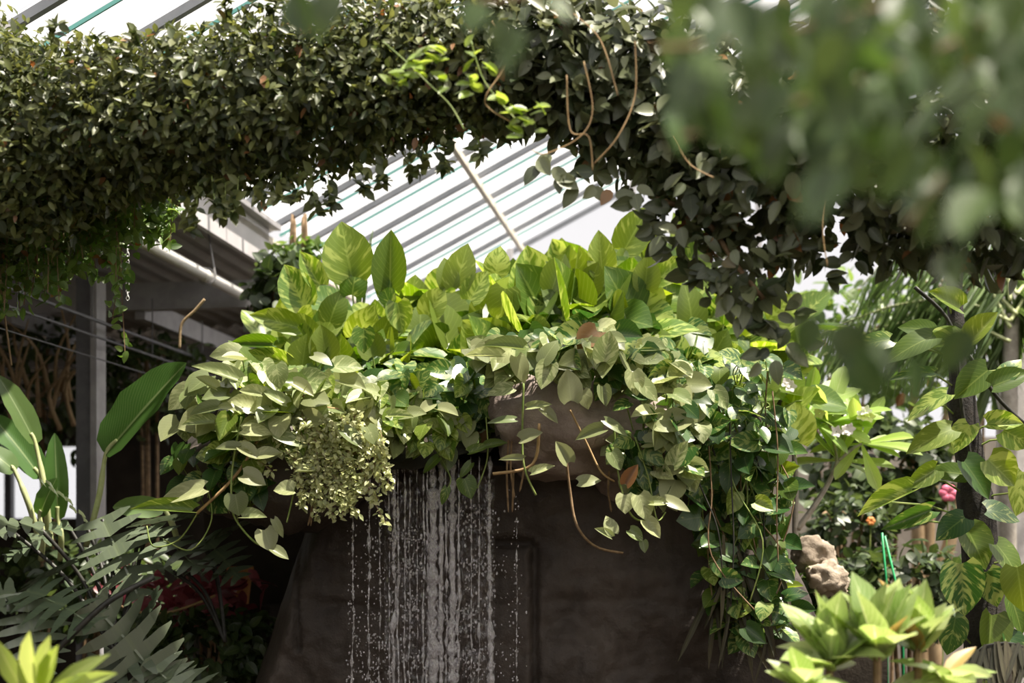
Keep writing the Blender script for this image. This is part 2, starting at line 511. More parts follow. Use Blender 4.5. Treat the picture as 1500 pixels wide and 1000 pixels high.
floor = MB(); floor.grid(lambda u, v: (-9 + 18 * u, -6 + 20 * v, 0.03 * noise.noise(Vector((u * 20, v * 20, 0))) - .02), 30, 30)
struct(floor.build('floor', M['soil'], smooth=True))

roof = struct(thing('ceiling', 'pitched glass roof on grey rafters', 'roof', E0)); del roof['category']
def bar(p, q, w, h, name, mat, parent):
    mb = MB(); d = (q - p); L = d.length; d.normalize()
    up = Vector((0, 0, 1)); x = d.cross(up).normalized(); z = x.cross(d)
    rot = Matrix((x, d, z)).transposed()
    mb.box((p + q) / 2, w, L, h, rot)
    return mb.build(name, mat, parent)
def RR(s, c, h=0.0):
    if c <= RIDGE: return R(s, c, h)
    p = R(s, RIDGE, h); q = DC * (c - RIDGE)
    return p + q - Vector((0, 0, TAN * (c - RIDGE)))
nb = int((S1 - S0) / BAY)
for i in range(nb + 1):
    s = S1 - i * BAY
    bar(RR(s, -0.05, -.03), RR(s, RIDGE, -.03), 0.032, 0.035, 'rafter', M['rafter'], roof)
    bar(RR(s, RIDGE, -.03), RR(s, RIDGE + 5, -.03), 0.032, 0.035, 'rafter', M['rafter'], roof)
    if i < nb:
        bar(RR(s - BAY / 2, -0.02, 0.0), RR(s - BAY / 2, RIDGE, 0.0), 0.009, 0.016, 'glazing_bar', M['teal'], roof)
        for h in range(2):
            for c0, c1 in ((0, 2.2), (2.2, RIDGE), (RIDGE, RIDGE + 5)):
                if c0 >= RIDGE and h: continue
                a0, a1 = s - BAY / 2 * h, s - BAY / 2 * (h + 1)
                if c0 >= RIDGE: a1 = s - BAY
                mb = MB()
                mb.grid(lambda u, v: RR(a0 - .006 + (a1 - a0 + .012) * u, c0 + (c1 - c0) * v, 0.012), 1, 1)
                mb.build('glass_pane', M['pane'], roof)
for c in (0.0, 1.1, 3.3, 5.5):
    bar(R(S0, c, -.10), R(S1, c, -.10), 0.035, 0.04, 'purlin', M['cream'], roof)
bar(R(S0, RIDGE, -.05), R(S1, RIDGE, -.05), 0.06, 0.10, 'ridge_beam', M['cream'], roof)
bar(R(-.1, 0.02, -.30), R(-.1, 0.02, -.06), 0.07, 0.07, 'eave_post', M['white'], roof)

def wall(name, pts, z0, z1, mat, th=0.12):
    p, q = Vector(pts[0]), Vector(pts[1])
    d = q - p
    rot = Matrix.Rotation(math.atan2(d.y, d.x), 3, 'Z')
    mb = MB(); mb.box(((p.x + q.x) / 2, (p.y + q.y) / 2, (z0 + z1) / 2), d.length, th, z1 - z0, rot)
    return struct(mb.build(name, mat))
# gable behind: rendered plinth, glazed above between posts
wb = wall('wall_back', (G(S1, -1.0, 0), G(S1, 12, 0)), -.05, 2.5, M['beige'])
gl = struct(thing('window_1', 'white glazed gable above the rendered plinth', 'window', G(S1, 0, 2.5))); del gl['category']
for i in range(12):
    c0, c1 = -0.02 + i, 0.98 + i
    mb = MB(); mb.grid(lambda u, v: Vector((G(S1, c0 + (c1 - c0) * u, 0).x, G(S1, c0 + (c1 - c0) * u, 0).y,
        2.5 + (RR(S1, c0 + (c1 - c0) * u).z - 2.5) * v)), 1, 1)
    mb.build('glass_pane', M['clear_pane'], gl)
    top = RR(S1, c0).z
    mb = MB(); mb.box(G(S1 - .03, c0, (2.5 + top) / 2), .05, .06, top - 2.5, ROTD); mb.build('mullion', M['white'], gl)
# side and front walls, out of the picture
wall('wall_right', (G(S0, 11.5, 0), G(S1, 11.5, 0)), -.05, 3.9, M['beige'])
wall('wall_front', (G(S0, -4.2, 0), G(S0, 11.6, 0)), -.05, 3.0, M['beige'])
# under the shed: dark end wall; added glass strip stands in for a lit white wall
SB = 2.6
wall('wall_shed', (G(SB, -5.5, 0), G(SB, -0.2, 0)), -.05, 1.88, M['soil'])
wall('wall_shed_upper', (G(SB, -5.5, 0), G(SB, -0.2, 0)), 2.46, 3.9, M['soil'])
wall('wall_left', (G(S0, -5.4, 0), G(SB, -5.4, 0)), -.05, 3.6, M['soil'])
w2 = struct(thing('window_standin', 'low bright strip of glass standing in for a lit white wall under the shed', 'window', G(SB, -3, 1.88))); del w2['category']
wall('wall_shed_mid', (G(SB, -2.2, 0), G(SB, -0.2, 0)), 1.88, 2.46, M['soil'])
for i in range(4):
    c0 = -5.4 + i * .8
    mb = MB(); mb.grid(lambda u, v: G(SB, c0 + .8 * u, 1.88 + .58 * v), 1, 1); mb.build('glass_pane', M['pane'], w2)
    mb = MB(); mb.box(G(SB - .03, c0, 2.17), .06, .06, .58, ROTD); mb.build('mullion', M['steel_dark'], w2)

# ---------------------------------------------------------------- lean-to shed
shed = thing('lean_to_shed', 'grey lean-to roof with a white fascia board and corrugated underside', 'shed', G(0, 0, 0))
mb = MB(); mb.box((G(-7, 0, 0) + G(0, 0, 0)) / 2 + Vector((0, 0, 3.42)), 0.035, 7.0, 0.235, ROTD); mb.build('fascia', M['white'], shed)
mb = MB(); mb.box((G(-7, .03, 0) + G(0.05, .03, 0)) / 2 + Vector((0, 0, 3.55)), 0.10, 7.05, 0.03, ROTD); mb.build('fascia_cap', M['steel'], shed)
mb = MB()
nr = 150
mb.grid(lambda u, v: G(-7 + 9.5 * v, -5.3 + 5.27 * u, 3.40 - .10 * (1 - u) + (0.014 if int(u * nr) % 4 < 2 else -0.014)), nr, 1)
mb.build('corrugated_roof', M['corrugated'], shed)
for s in (-0.1, 2.3):
    mb = MB(); mb.box(G(s, -2.6, 3.13), 5.2, 0.07, 0.16, ROTD); mb.build('cross_beam', M['steel'], shed)
mb = MB(); mb.box(G(1.1, -0.75, 3.06), 0.06, 2.4, 0.12, ROTD); mb.build('joist', M['steel'], shed)
mb = MB(); mb.box(G(1.1, -1.6, 3.06), 0.06, 2.4, 0.12, ROTD); mb.build('joist', M['steel'], shed)
pt = P(128, 700, 7.8)
mb = MB(); mb.box((pt.x, pt.y, 1.55), 0.085, 0.10, 3.1, ROTD); mb.build('post', M['steel_dark'], shed)
mb = MB(); mb.box((pt.x + .062, pt.y - .01, 1.55), 0.036, 0.12, 3.1, ROTD); mb.build('post_flange', M['steel'], shed)  # paler steel than the post: its sunlit side put into the colour

pipe = thing('drain_pipe', 'white round pipe slung under the shed roof', 'pipe', P(353, 431, 8.3))
a = P(353, 431, 8.3); b_ = a - DL * 3.2
MB().tube([b_, a], 0.033, 14).build('pipe_run', M['white_pipe'], pipe, True)
mid = a - DL * 0.55
hk = [mid + Vector((0.045 * math.cos(t), 0, 0.045 * math.sin(t))) for t in [k * .7 for k in range(10)]] + [mid + Vector((0.0, 0, .28))]
MB().tube(hk, 0.006, 5).build('wire_hanger', M['steel'], pipe, True)
MB().tube([a - DL * .62, a - DL * .58], 0.037, 14).build('coupling', M['white_pipe'], pipe, True)

rail = thing('cable_tray', 'slender grey cable rails running beneath the shed roof', 'rail', P(135, 467, 7.5))
a = P(135, 467, 7.5)
for dz, r in ((0, .010), (-.085, .007), (-.20, .004)):
    MB().tube([a - DL * 3.5 + Vector((0, 0, dz)), a + DL * 2.6 + Vector((0, 0, dz))], r, 6).build('rail', M['steel_dark'], rail)
for k in range(7):
    q = a + DL * (-2.4 + .8 * k)
    MB().tube([q + Vector((0, 0, .25)), q + Vector((0, 0, -.1))], 0.004, 5).build('hanger', M['steel_dark'], rail)

chain = thing('hanging_chain', 'pale plastic chain hanging beside the steel post', 'chain', P(187, 440, 5.6))
for k in range(22):
    p = P(187, 325 + k * 5.3, 5.6)
    ring = [p + Vector(((0.006 * math.cos(t)) if k % 2 else 0, (0.006 * math.cos(t)) if not k % 2 else 0, 0.010 * math.sin(t))) for t in [j * math.pi / 4 for j in range(9)]]
    MB().tube(ring, 0.0018, 4, cap=False).build('link', M['chain'], chain)

# ---------------------------------------------------------------- rock waterfall
rock = thing('rock_wall', 'dark brown artificial rock wall with a seam line behind the falling water', 'rock wall', (0, 5.7, 0))
LEFT = [(0.9, 330), (1.35, 385), (1.7, 425), (2.1, 440)]
def rw(u, v):
    z = -.05 + 2.15 * v
    xl = (interp(LEFT, z) - 750) / F * 5.65
    xr = 1.06
    x = xl + (xr - xl) * u
    y = 5.66 + 0.07 * noise.fractal(Vector((x * 1.6, z * 1.6, 1.0)), 0.7, 2, 5)
    # seam: a raised panel edge
    X1, Z1 = S(783 - 750, 5.65), P(0, 795, 5.65).z
    dx = abs(x - X1) if z < Z1 else 9
    dz = abs(z - Z1) if (S(-30, 5.65) < x < X1) else 9
    d = min(dx, dz)
    if d < 0.022: y += 0.06 * (1 - d / 0.022)
    dl = abs(x - S(432 - 750, 5.65) - (z - 1.35) * -.06)
    if dl < 0.012 and 1.2 < z < 1.62: y += 0.03
    hz = abs(z - (P(0, 886, 5.65).z + .02 * math.sin(x * 5)))
    if hz < 0.03: y += 0.012 * (1 - hz / .03)
    y -= 0.10 * max(0, v - .78) / .22 * max(0, math.sin(min(max((x - .0) / 1.0, 0), 1) * math.pi))
    y += 0.35 * max(0, (0.06 - u) / .06) ** 2 + 0.5 * max(0, (u - .93) / .07) ** 2
    return (x, y, z)
MB().grid(rw, 190, 150).build('wall_face', M['rock'], rock, True)
LIP = [(270, 700), (330, 690), (420, 700), (500, 662), (560, 668), (640, 668), (720, 655), (760, 600), (850, 575), (930, 620), (1000, 690), (1100, 740), (1220, 770)]
TOP = [(270, 650), (330, 590), (400, 505), (450, 475), (560, 470), (700, 478), (800, 455), (900, 420), (1000, 425), (1100, 465), (1200, 510), (1290, 570)]
Y0, Y1 = 5.35, 6.9
def mound(u, v):
    """u in px columns, v 0 front lip .. 1 crest"""
    py = interp(LIP, u) * (1 - v) + interp(TOP, u) * v - 26 * math.sin(v * math.pi) * 0.6
    y0 = Y0 + .45 * min(max((u - 980) / 200, 0), 1) + .2 * min(max((330 - u) / 60, 0), 1)
    return P(u, py, y0 + (Y1 - y0) * v)
def md(u, v):
    p = mound(275 + 885 * u, v)
    return p + Vector((0, 0, 0.06 * noise.fractal(p * 3.0, .7, 2, 3) - .03))
mb = MB(); mb.grid(md, 70, 24)
mb.build('planting_bed', M['soil'], rock, True)
# back slope so that the bed is solid
def bk(u, v):
    p = md(u, 1.0)
    return p + Vector((0, 0.9 * v, -p.z * v ** 2))
MB().grid(bk, 40, 6).build('bed_back', M['soil'], rock, True)
MB().blob(P(835, 622, 5.42), .30, .24, .21, .22, 1.6, 4, 3.3).build('ledge_boulder', M['ledge'], rock, True)
MB().blob(P(925, 650, 5.55), .20, .22, .20, .25, 1.6, 4, 8.1).build('ledge_boulder', M['ledge'], rock, True)
MB().blob(P(415, 690, 5.55), .36, .25, .22, .25, 1.6, 4, 5.2).build('ledge_boulder', M['rock'], rock, True)
MB().blob(P(1110, 1010, 5.85), .28, .25, .62, .15, 1.5, 4, 1.2).build('side_boulder', M['rock'], rock, True)
def lipf(u, v):
    x = 500 + 245 * u
    p = P(x, 668 - 4 * math.sin(u * 9), 5.52)
    return p + Vector((0, -.06 + .3 * v, -.05 + .10 * math.sin(v * math.pi * .6)))
MB().grid(lipf, 30, 6).build('spill_lip', M['rock'], rock, True)

# ---------------------------------------------------------------- water
wf = thing('waterfall', 'thin clear waterfall spilling in strands over the mossy rock lip', 'waterfall', P(650, 1000, 5.45))
def stream(px, r0, r1, y0=668, y1=1300, Y=5.44, wig=3.0, n=110, flat=0.6, seed=1.0, broken=0.0):
    pts, rs = [], []
    for i in range(n + 1):
        t = i / n
        py = y0 + (y1 - y0) * t
        w = 1.5 * wig * t ** .5 * noise.fractal(Vector((seed, t * 7, 0)), .8, 2, 4)
        k = 0.45 + 1.5 * abs(noise.fractal(Vector((seed * 3, t * 26, 5)), .8, 2, 3))
        if broken and noise.noise(Vector((seed * 7, t * 60, 2))) < broken - .5: k *= 0.12
        pts.append(P(px + w, py, Y - .05 * math.sqrt(t)))
        rs.append(S((r0 + (r1 - r0) * t) * k * 1.35, Y))
    mb = MB(); mb.tube(pts, rs, 7)
    return mb.build('stream', M['water_white' if r1 > 3.5 else 'water'], wf, True)
for a in [(634, 6, 10, 4, .0), (646, 3, 4, 5, .1), (663, 4, 7, 5, .0), (672, 1.5, 2.5, 4, .2), (718, 3, 4.5, 5, .1), (577, 2.2, 3.0, 5, .15), (583, 1.2, 1.6, 3, .3),
          (541, 1.6, 1.8, 3, .4), (517, 1.0, 1.8, 2, .45), (556, .9, 1.3, 3, .5), (600, .9, 1.2, 3, .4), (611, .8, 1.0, 2, .4), (621, 1.2, 1.6, 3, .3), (690, 1.0, 1.4, 3, .4), (702, 1.2, 1.6, 3, .35), (757, .8, 1.2, 1.5, .5), (570, 1, 1.2, 3, .4), (593, 1, 1.2, 3, .4), (653, 1.2, 1.8, 4, .3), (626, 1.4, 2.0, 4, .3)]:
    stream(a[0], a[1], a[2], wig=a[3], broken=a[4], seed=a[0] * .37, y0=668 if a[0] < 730 else 755)
def film(u, v):
    px = 563 + 162 * u; py = 672 + 420 * v
    d = 0.020 * noise.fractal(Vector((u * 14, v * 22, 0)), .8, 2, 4) + .018 * noise.noise(Vector((u * 26, v * 9, 4)))
    return P(px, py, 5.50 - .05 * math.sqrt(v) + d)
MB().grid(film, 80, 130).build('water_sheet', M['water_film'], wf, True)
bm = bmesh.new(); bmesh.ops.create_icosphere(bm, subdivisions=1, radius=1)
ico = bpy.data.meshes.new('drop'); bm.to_mesh(ico); bm.free()
ul = ico.uv_layers.new(name='UVMap'); ico.materials.append(M['water'])
mxs = []
def drop(px, py, r, Y):
    p = P(px, py, Y); k = S(r, Y)
    mxs.append(Matrix.Translation(p) @ Matrix.Diagonal((k, k, k * rng.uniform(1, 1.8), 1)))
for px, n in ((517, 120), (541, 110), (556, 90), (577, 90), (757, 60), (718, 90), (600, 50), (690, 50)):
    for _ in range(n):
        t = rng.random() ** .7
        drop(px + rng.gauss(0, 1.5 + 7 * t), 700 + 320 * t, rng.uniform(.6, 1.7), 5.40 + rng.uniform(-.05, .04))
for _ in range(420):
    t = rng.random() ** .6
    drop(rng.uniform(510, 760), 690 + 340 * t, rng.uniform(.4, 1.3), rng.uniform(5.25, 5.5))
for cx_, cy_, sx_, sy_ in ((600, 785, 16, 10), (690, 760, 20, 14), (600, 830, 16, 10), (700, 830, 16, 10), (605, 890, 18, 12), (690, 900, 22, 14), (620, 960, 25, 14), (690, 970, 25, 14), (655, 900, 14, 20)):
    for _ in range(70):
        drop(rng.gauss(cx_, sx_), rng.gauss(cy_, sy_), rng.uniform(.6, 2.2), rng.uniform(5.36, 5.46))
bulk('droplets', ico, mxs, wf)

# ---------------------------------------------------------------- golden pothos on the rock
def pothos(name, label, loc):
    return thing(name, label, 'plant', loc, 'golden pothos vines over the rock')
def petiole(mb, a, b, r=.0035):
    m = (a + b) / 2 + Vector((rng.uniform(-.02, .02), 0, rng.uniform(-.01, .03)))
    mb.tube([a, m, b], r, 4, cap=False)
def up_leaf(root, mb, key, u, v, size_px, lift, spread=0.6, face=0.55):
    base = mound(u, v) + Vector((rng.uniform(-.02, .02), rng.uniform(-.05, .05), -.02))
    Y = base.y
    ang = rng.gauss(0, spread)
    L = S(size_px, Y)
    at = base + Vector((math.sin(ang) * lift, rng.uniform(-.12, .03) * lift * 3, math.cos(ang) * lift))
    tip = Vector((math.sin(ang * 1.3), -rng.uniform(-.3, .6), math.cos(ang * 1.3)))
    if rng.random() < .35: tip = Vector((math.sin(ang * 2), -.8, rng.uniform(-.5, .2)))
    nr = Vector((rng.gauss(0, .45), -face - rng.uniform(-.4, .5), .45 + rng.uniform(-.3, .4)))
    put(root, pick(key), leaf_mx(at, tip, nr, L, L * rng.uniform(.85, 1.15)))
    petiole(mb, base, at)
def slope_leaf(root, mb, key, p, size_px, down=0.7, pet=0.06, hang=False):
    L = S(size_px, p.y)
    at = p + Vector((rng.uniform(-.04, .04), -rng.uniform(.0, .09), rng.uniform(.0, .07)))
    ang = rng.gauss(0, .9)
    tip = Vector((math.sin(ang), -rng.uniform(.2, .9), -down * math.cos(ang) + rng.uniform(-.2, .35)))
    nr = Vector((rng.gauss(0, .45), -rng.uniform(.35, 1.1) - (.15 if hang else 0), rng.uniform(.15, 1.0)))
    put(root, pick(key), leaf_mx(at, tip, nr, L, L * rng.uniform(.7, 1.0)))
    petiole(mb, p - Vector((0, -.03, .03)), at, .0025)
def flat_leaf(root, key, px, py, Y, L_px, W_px, ang, tilt=.45, side=0.0):
    """one leaf placed by its middle: ang = direction of the tip, degrees anticlockwise from +x, as seen from the path"""
    a = math.radians(ang)
    tip = Vector((math.cos(a), rng.uniform(-.25, .05), math.sin(a)))
    nr = Vector((side, -1.0, tilt + rng.uniform(-.15, .15)))
    L = S(L_px, Y)
    put(root, pick(key), leaf_mx(P(px, py, Y) - tip.normalized() * L * .45, tip, nr, L, S(W_px, Y)))

CREST = [('giant_pothos', 'upright broad pothos leaves crowding the bed beside the white fascia end', 385, 640, 70, 85),
         ('giant_pothos', 'broad yellow-streaked pothos on the crest straight above the waterfall', 640, 850, 85, 90),
         ('giant_pothos', 'sunlit broad pothos on the crest above the exposed ledge boulder', 850, 1010, 80, 85),
         ('giant_pothos', 'yellowing broad pothos on the crest beneath the dark hanging creeper tip', 1010, 1165, 66, 90)]
for name, lab, u0, u1, sz, n in CREST:
    root = pothos(name, lab, mound((u0 + u1) / 2, .8)); mb = MB()
    for k in range(n):
        v = rng.uniform(.45, 1.0)
        u = rng.uniform(u0, u1)
        if u > 1150: v = rng.uniform(.3, .9)
        up_leaf(root, mb, 'pothos', u, v, rng.uniform(.6, 1.1) * sz, rng.uniform(.02, .13) * (.5 + v), .85)
    if u0 == 385:
        for a in [(508, 368, 82, 76, 100), (572, 382, 82, 52, 88), (519, 410, 48, 42, 80), (432, 420, 66, 54, 115), (404, 470, 72, 38, 165), (371, 503, 62, 22, 178), (396, 525, 62, 32, 160),
                  (446, 514, 46, 46, 80), (474, 502, 50, 46, 100), (533, 498, 36, 34, -90), (586, 464, 46, 40, -80), (561, 418, 52, 28, 110), (455, 395, 56, 36, 120), (637, 442, 48, 42, 60), (490, 450, 50, 44, 70)]:
            flat_leaf(root, 'pothos', a[0], a[1], 5.95 if a[1] > 480 else 6.2, a[2], a[3], a[4], .25)
    if u0 == 640:
        for a in [(676, 391, 66, 48, 75), (736, 447, 54, 52, -100), (729, 382, 40, 40, 80), (655, 400, 45, 35, 100), (700, 420, 50, 40, 60), (817, 400, 56, 44, 70)]:
            flat_leaf(root, 'pothos', a[0], a[1], 6.2, a[2], a[3], a[4], .25)
    if u0 == 850:
        for a in [(880, 372, 64, 44, 95), (932, 335, 72, 54, 60), (947, 400, 50, 42, 85), (868, 408, 48, 40, 70), (905, 410, 46, 36, 110), (985, 395, 60, 40, 30)]:
            flat_leaf(root, 'pothos', a[0], a[1], 6.2, a[2], a[3], a[4], .25)
    o = mb.build('petioles', M['stem'], root, True); o['kind'] = 'stuff'
SLOPE = [('pothos_vine', 'shaded green pothos thicket on the slope over the water lip', 450, 760, 'pothos_dark', 200, .08, .62, 40),  # mostly dark leaves, so the slope's shade is put into leaf colour
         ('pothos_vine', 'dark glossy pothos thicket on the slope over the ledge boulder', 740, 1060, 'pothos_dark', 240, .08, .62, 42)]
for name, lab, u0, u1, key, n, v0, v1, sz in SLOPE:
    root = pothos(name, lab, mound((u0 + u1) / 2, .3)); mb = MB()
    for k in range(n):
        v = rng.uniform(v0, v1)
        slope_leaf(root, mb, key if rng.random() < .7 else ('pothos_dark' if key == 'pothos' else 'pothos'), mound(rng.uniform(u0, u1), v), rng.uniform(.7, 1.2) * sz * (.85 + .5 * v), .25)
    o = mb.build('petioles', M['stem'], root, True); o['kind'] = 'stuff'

def strand(root, ctrl, Y, r=.004, mat='stem', name='stem'):
    pts = curve_pts([P(x, y, Y + (i % 2) * .015) for i, (x, y) in enumerate(ctrl)], 6)
    return MB().tube(pts, r, 5).build(name, M[mat], root, True)

# clump hanging over the ledge, beside the waterfall
gl_ = pothos('pothos_clump', 'pale sunlit pothos spilling over the ledge with fern beneath', P(420, 640, 5.35)); mb = MB()
def ellfill(root, mb, key, cx, cy, rx, ry, n, size, Yc, dark=None, pd=0.25):
    for _ in range(n):
        t = rng.uniform(0, 2 * math.pi); q = math.sqrt(rng.random())
        x, y = cx + rx * q * math.cos(t), cy + ry * q * math.sin(t)
        bulge = math.sqrt(max(0, 1 - q * q))
        p = P(x, y, Yc - .22 * bulge)
        k = dark if (dark and rng.random() < pd) else key
        slope_leaf(root, mb, k, p, rng.uniform(.75, 1.2) * size, .95, hang=True)
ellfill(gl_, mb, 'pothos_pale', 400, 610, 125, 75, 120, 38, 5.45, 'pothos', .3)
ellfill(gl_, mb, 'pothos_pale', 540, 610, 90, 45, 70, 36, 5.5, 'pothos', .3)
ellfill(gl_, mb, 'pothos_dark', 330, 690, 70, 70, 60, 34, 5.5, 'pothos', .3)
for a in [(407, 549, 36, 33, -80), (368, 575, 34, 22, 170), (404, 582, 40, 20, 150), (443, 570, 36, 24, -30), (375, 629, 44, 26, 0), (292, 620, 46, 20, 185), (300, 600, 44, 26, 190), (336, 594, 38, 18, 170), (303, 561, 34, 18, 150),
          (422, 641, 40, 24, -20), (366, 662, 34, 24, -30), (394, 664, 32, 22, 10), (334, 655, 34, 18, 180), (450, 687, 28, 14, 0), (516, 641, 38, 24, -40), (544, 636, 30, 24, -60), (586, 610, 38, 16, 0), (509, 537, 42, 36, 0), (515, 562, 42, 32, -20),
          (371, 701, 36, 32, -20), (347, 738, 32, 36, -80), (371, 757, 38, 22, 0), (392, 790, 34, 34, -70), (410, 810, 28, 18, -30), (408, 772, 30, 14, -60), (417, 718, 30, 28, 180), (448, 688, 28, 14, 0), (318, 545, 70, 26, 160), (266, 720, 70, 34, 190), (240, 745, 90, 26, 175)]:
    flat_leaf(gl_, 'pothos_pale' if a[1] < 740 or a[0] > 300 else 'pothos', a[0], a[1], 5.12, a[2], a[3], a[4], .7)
strand(gl_, [(354, 610), (341, 680), (339, 729), (345, 760), (375, 795), (405, 800)], 5.16)
strand(gl_, [(446, 610), (434, 652), (436, 694), (427, 736), (420, 765)], 5.17, .003)
strand(gl_, [(400, 600), (350, 690), (288, 752)], 5.2, .006, 'twig_tan', 'twig')
strand(gl_, [(430, 560), (455, 590), (500, 600)], 5.2, .005, 'twig_tan', 'twig')
strand(gl_, [(290, 750), (262, 790), (225, 800), (215, 770)], 5.2, .003)
strand(gl_, [(300, 700), (310, 760), (280, 805), (240, 790)], 5.22, .003)
o = mb.build('petioles', M['stem'], gl_, True); o['kind'] = 'stuff'

lipv = pothos('pothos_fringe', 'small pothos leaves trailing over the lip of the falling water', P(630, 650, 5.4)); mb = MB()
ellfill(lipv, mb, 'pothos_pale', 610, 635, 110, 26, 60, 34, 5.5, 'pothos', .4)
ellfill(lipv, mb, 'pothos_dark', 640, 590, 110, 45, 70, 38, 5.6, 'pothos', .25)  # dark leaf colour paints the deep shadow above the lip
for a in [(685, 714, 32, 30, -70), (651, 725, 26, 14, -110), (631, 679, 32, 16, 220), (656, 663, 26, 22, -60), (682, 687, 28, 14, 230), (702, 657, 34, 16, 20), (726, 650, 32, 15, 10)]:
    flat_leaf(lipv, 'pothos', a[0], a[1], 5.28, a[2], a[3], a[4], .5)
strand(lipv, [(712, 610), (714, 670), (699, 715)], 5.32, .003)
strand(lipv, [(640, 660), (660, 700), (652, 720)], 5.32, .0025)
o = mb.build('petioles', M['stem'], lipv, True); o['kind'] = 'stuff'

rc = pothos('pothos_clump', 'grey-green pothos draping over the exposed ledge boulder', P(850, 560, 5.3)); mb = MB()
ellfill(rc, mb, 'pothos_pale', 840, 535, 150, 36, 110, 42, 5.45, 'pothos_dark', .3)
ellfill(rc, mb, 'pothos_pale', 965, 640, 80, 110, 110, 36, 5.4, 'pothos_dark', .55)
for a in [(739, 509, 58, 24, 175), (709, 522, 54, 18, 178), (804, 514, 40, 28, 60), (763, 539, 40, 28, -70), (800, 550, 40, 34, -110), (834, 565, 48, 38, 95), (734, 570, 38, 24, 190), (889, 509, 46, 38, 80), (858, 584, 28, 24, -70), (885, 579, 30, 22, -80),
          (789, 594, 36, 14, 10), (804, 607, 34, 18, -40), (736, 614, 40, 14, 180), (777, 638, 34, 24, 20), (824, 663, 36, 26, 120), (865, 636, 44, 22, 200), (902, 624, 40, 16, -30), (979, 624, 38, 24, 0), (750, 672, 36, 12, 178), (794, 687, 36, 15, 20),
          (862, 703, 32, 22, 10), (902, 674, 30, 26, -60), (925, 696, 34, 22, 60), (996, 665, 42, 28, 60), (916, 737, 28, 30, -90), (942, 742, 40, 34, -70), (965, 737, 28, 18, 0), (991, 737, 40, 20, -20), (894, 769, 28, 22, 110), (884, 781, 28, 14, 150), (931, 784, 26, 20, -40), (955, 774, 34, 24, -50), (943, 800, 18, 14, -80), (950, 570, 40, 28, -40), (930, 560, 36, 30, -80)]:
    flat_leaf(rc, 'pothos_pale', a[0], a[1], 5.08, a[2], a[3], a[4], .6)
strand(rc, [(767, 560), (765, 650), (770, 691), (785, 725)], 5.12, .004)
strand(rc, [(828, 660), (835, 718), (845, 769), (872, 800), (913, 810)], 5.15, .005, 'twig')
strand(rc, [(899, 620), (905, 690), (922, 750), (945, 762), (955, 740)], 5.12, .004)
strand(rc, [(930, 640), (950, 700), (962, 760), (975, 750)], 5.12, .003)
strand(rc, [(790, 620), (780, 680), (722, 694)], 5.14, .006, 'twig_tan', 'twig')
strand(rc, [(835, 600), (860, 650), (880, 690), (900, 705)], 5.14, .004, 'twig_tan', 'twig')
o = mb.build('petioles', M['stem'], rc, True); o['kind'] = 'stuff'

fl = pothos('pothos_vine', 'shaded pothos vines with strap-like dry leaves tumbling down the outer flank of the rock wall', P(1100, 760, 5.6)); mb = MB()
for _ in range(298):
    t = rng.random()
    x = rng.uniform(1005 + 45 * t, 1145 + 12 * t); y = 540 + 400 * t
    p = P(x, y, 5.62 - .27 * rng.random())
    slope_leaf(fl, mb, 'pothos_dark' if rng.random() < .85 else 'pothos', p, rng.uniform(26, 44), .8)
for _ in range(16):
    x = rng.uniform(1010, 1160); y = rng.uniform(540, 640)
    strand(fl, [(x, y), (x + rng.uniform(-10, 30), y + 90), (x + rng.uniform(0, 60), y + 180), (x + rng.uniform(0, 80), y + 270)], rng.uniform(5.25, 5.4), .003, rng.choice(('stem', 'twig', 'dark_stem')))
for _ in range(40):
    x = rng.uniform(1040, 1130); y = rng.uniform(780, 880)
    put(fl, pick('dry'), leaf_mx(P(x, y, rng.uniform(5.3, 5.45)), (rng.gauss(.1, .25), rng.uniform(-.2, .1), -1), (rng.gauss(0, .5), -1, .2), S(rng.uniform(90, 160), 5.5), S(rng.uniform(50, 100), 5.5)), 'dry_leaf')
o = mb.build('petioles', M['stem'], fl, True); o['kind'] = 'stuff'

# maidenhair fern on the ledge
fern = thing('maidenhair_fern', 'tiny-leaved pale fern hanging under the sunlit ledge clump', 'fern', P(490, 690, 5.2))
mb = MB(); mxs = []
for _ in range(60):
    x, y = rng.gauss(480, 42), rng.uniform(590, 700)
    L = rng.uniform(30, 85)
    pts = curve_pts([P(x, y, 5.25), P(x + rng.uniform(0, 18), y + L * .5, 5.15), P(x + rng.uniform(5, 45), y + L, 5.14)], 6)
    mb.tube(pts, .0012, 3, cap=False)
    for q in pts[2:]:
        for _k in range(4):
            mxs.append(leaf_mx(q + rv(.016), rv() + Vector((0, -.2, -.3)), Vector((0, -.8, .8)) + rv(.5), S(rng.uniform(7, 12), 5.15), S(10, 5.15)))
o = mb.build('fern_stems', M['twig'], fern); o['kind'] = 'stuff'
bulk('fronds', LM['fern'][0], mxs, fern)
roots = thing('hanging_roots', 'bare brown aerial roots dangling below the rock lip', 'roots', P(745, 700, 5.35))
for x, y, L in ((745, 640, 110), (750, 640, 90), (752, 690, 60), (530, 660, 40), (765, 660, 60), (548, 640, 60), (458, 690, 80), (455, 720, 50), (497, 700, 60), (892, 690, 60)):
    MB().tube(curve_pts([P(x, y, 5.3), P(x + rng.uniform(-4, 4), y + L * .5, 5.28), P(x + rng.uniform(-5, 5), y + L, 5.28)], 5), [.004] * 10 + [.001], 4).build('root', M['twig'], roots)

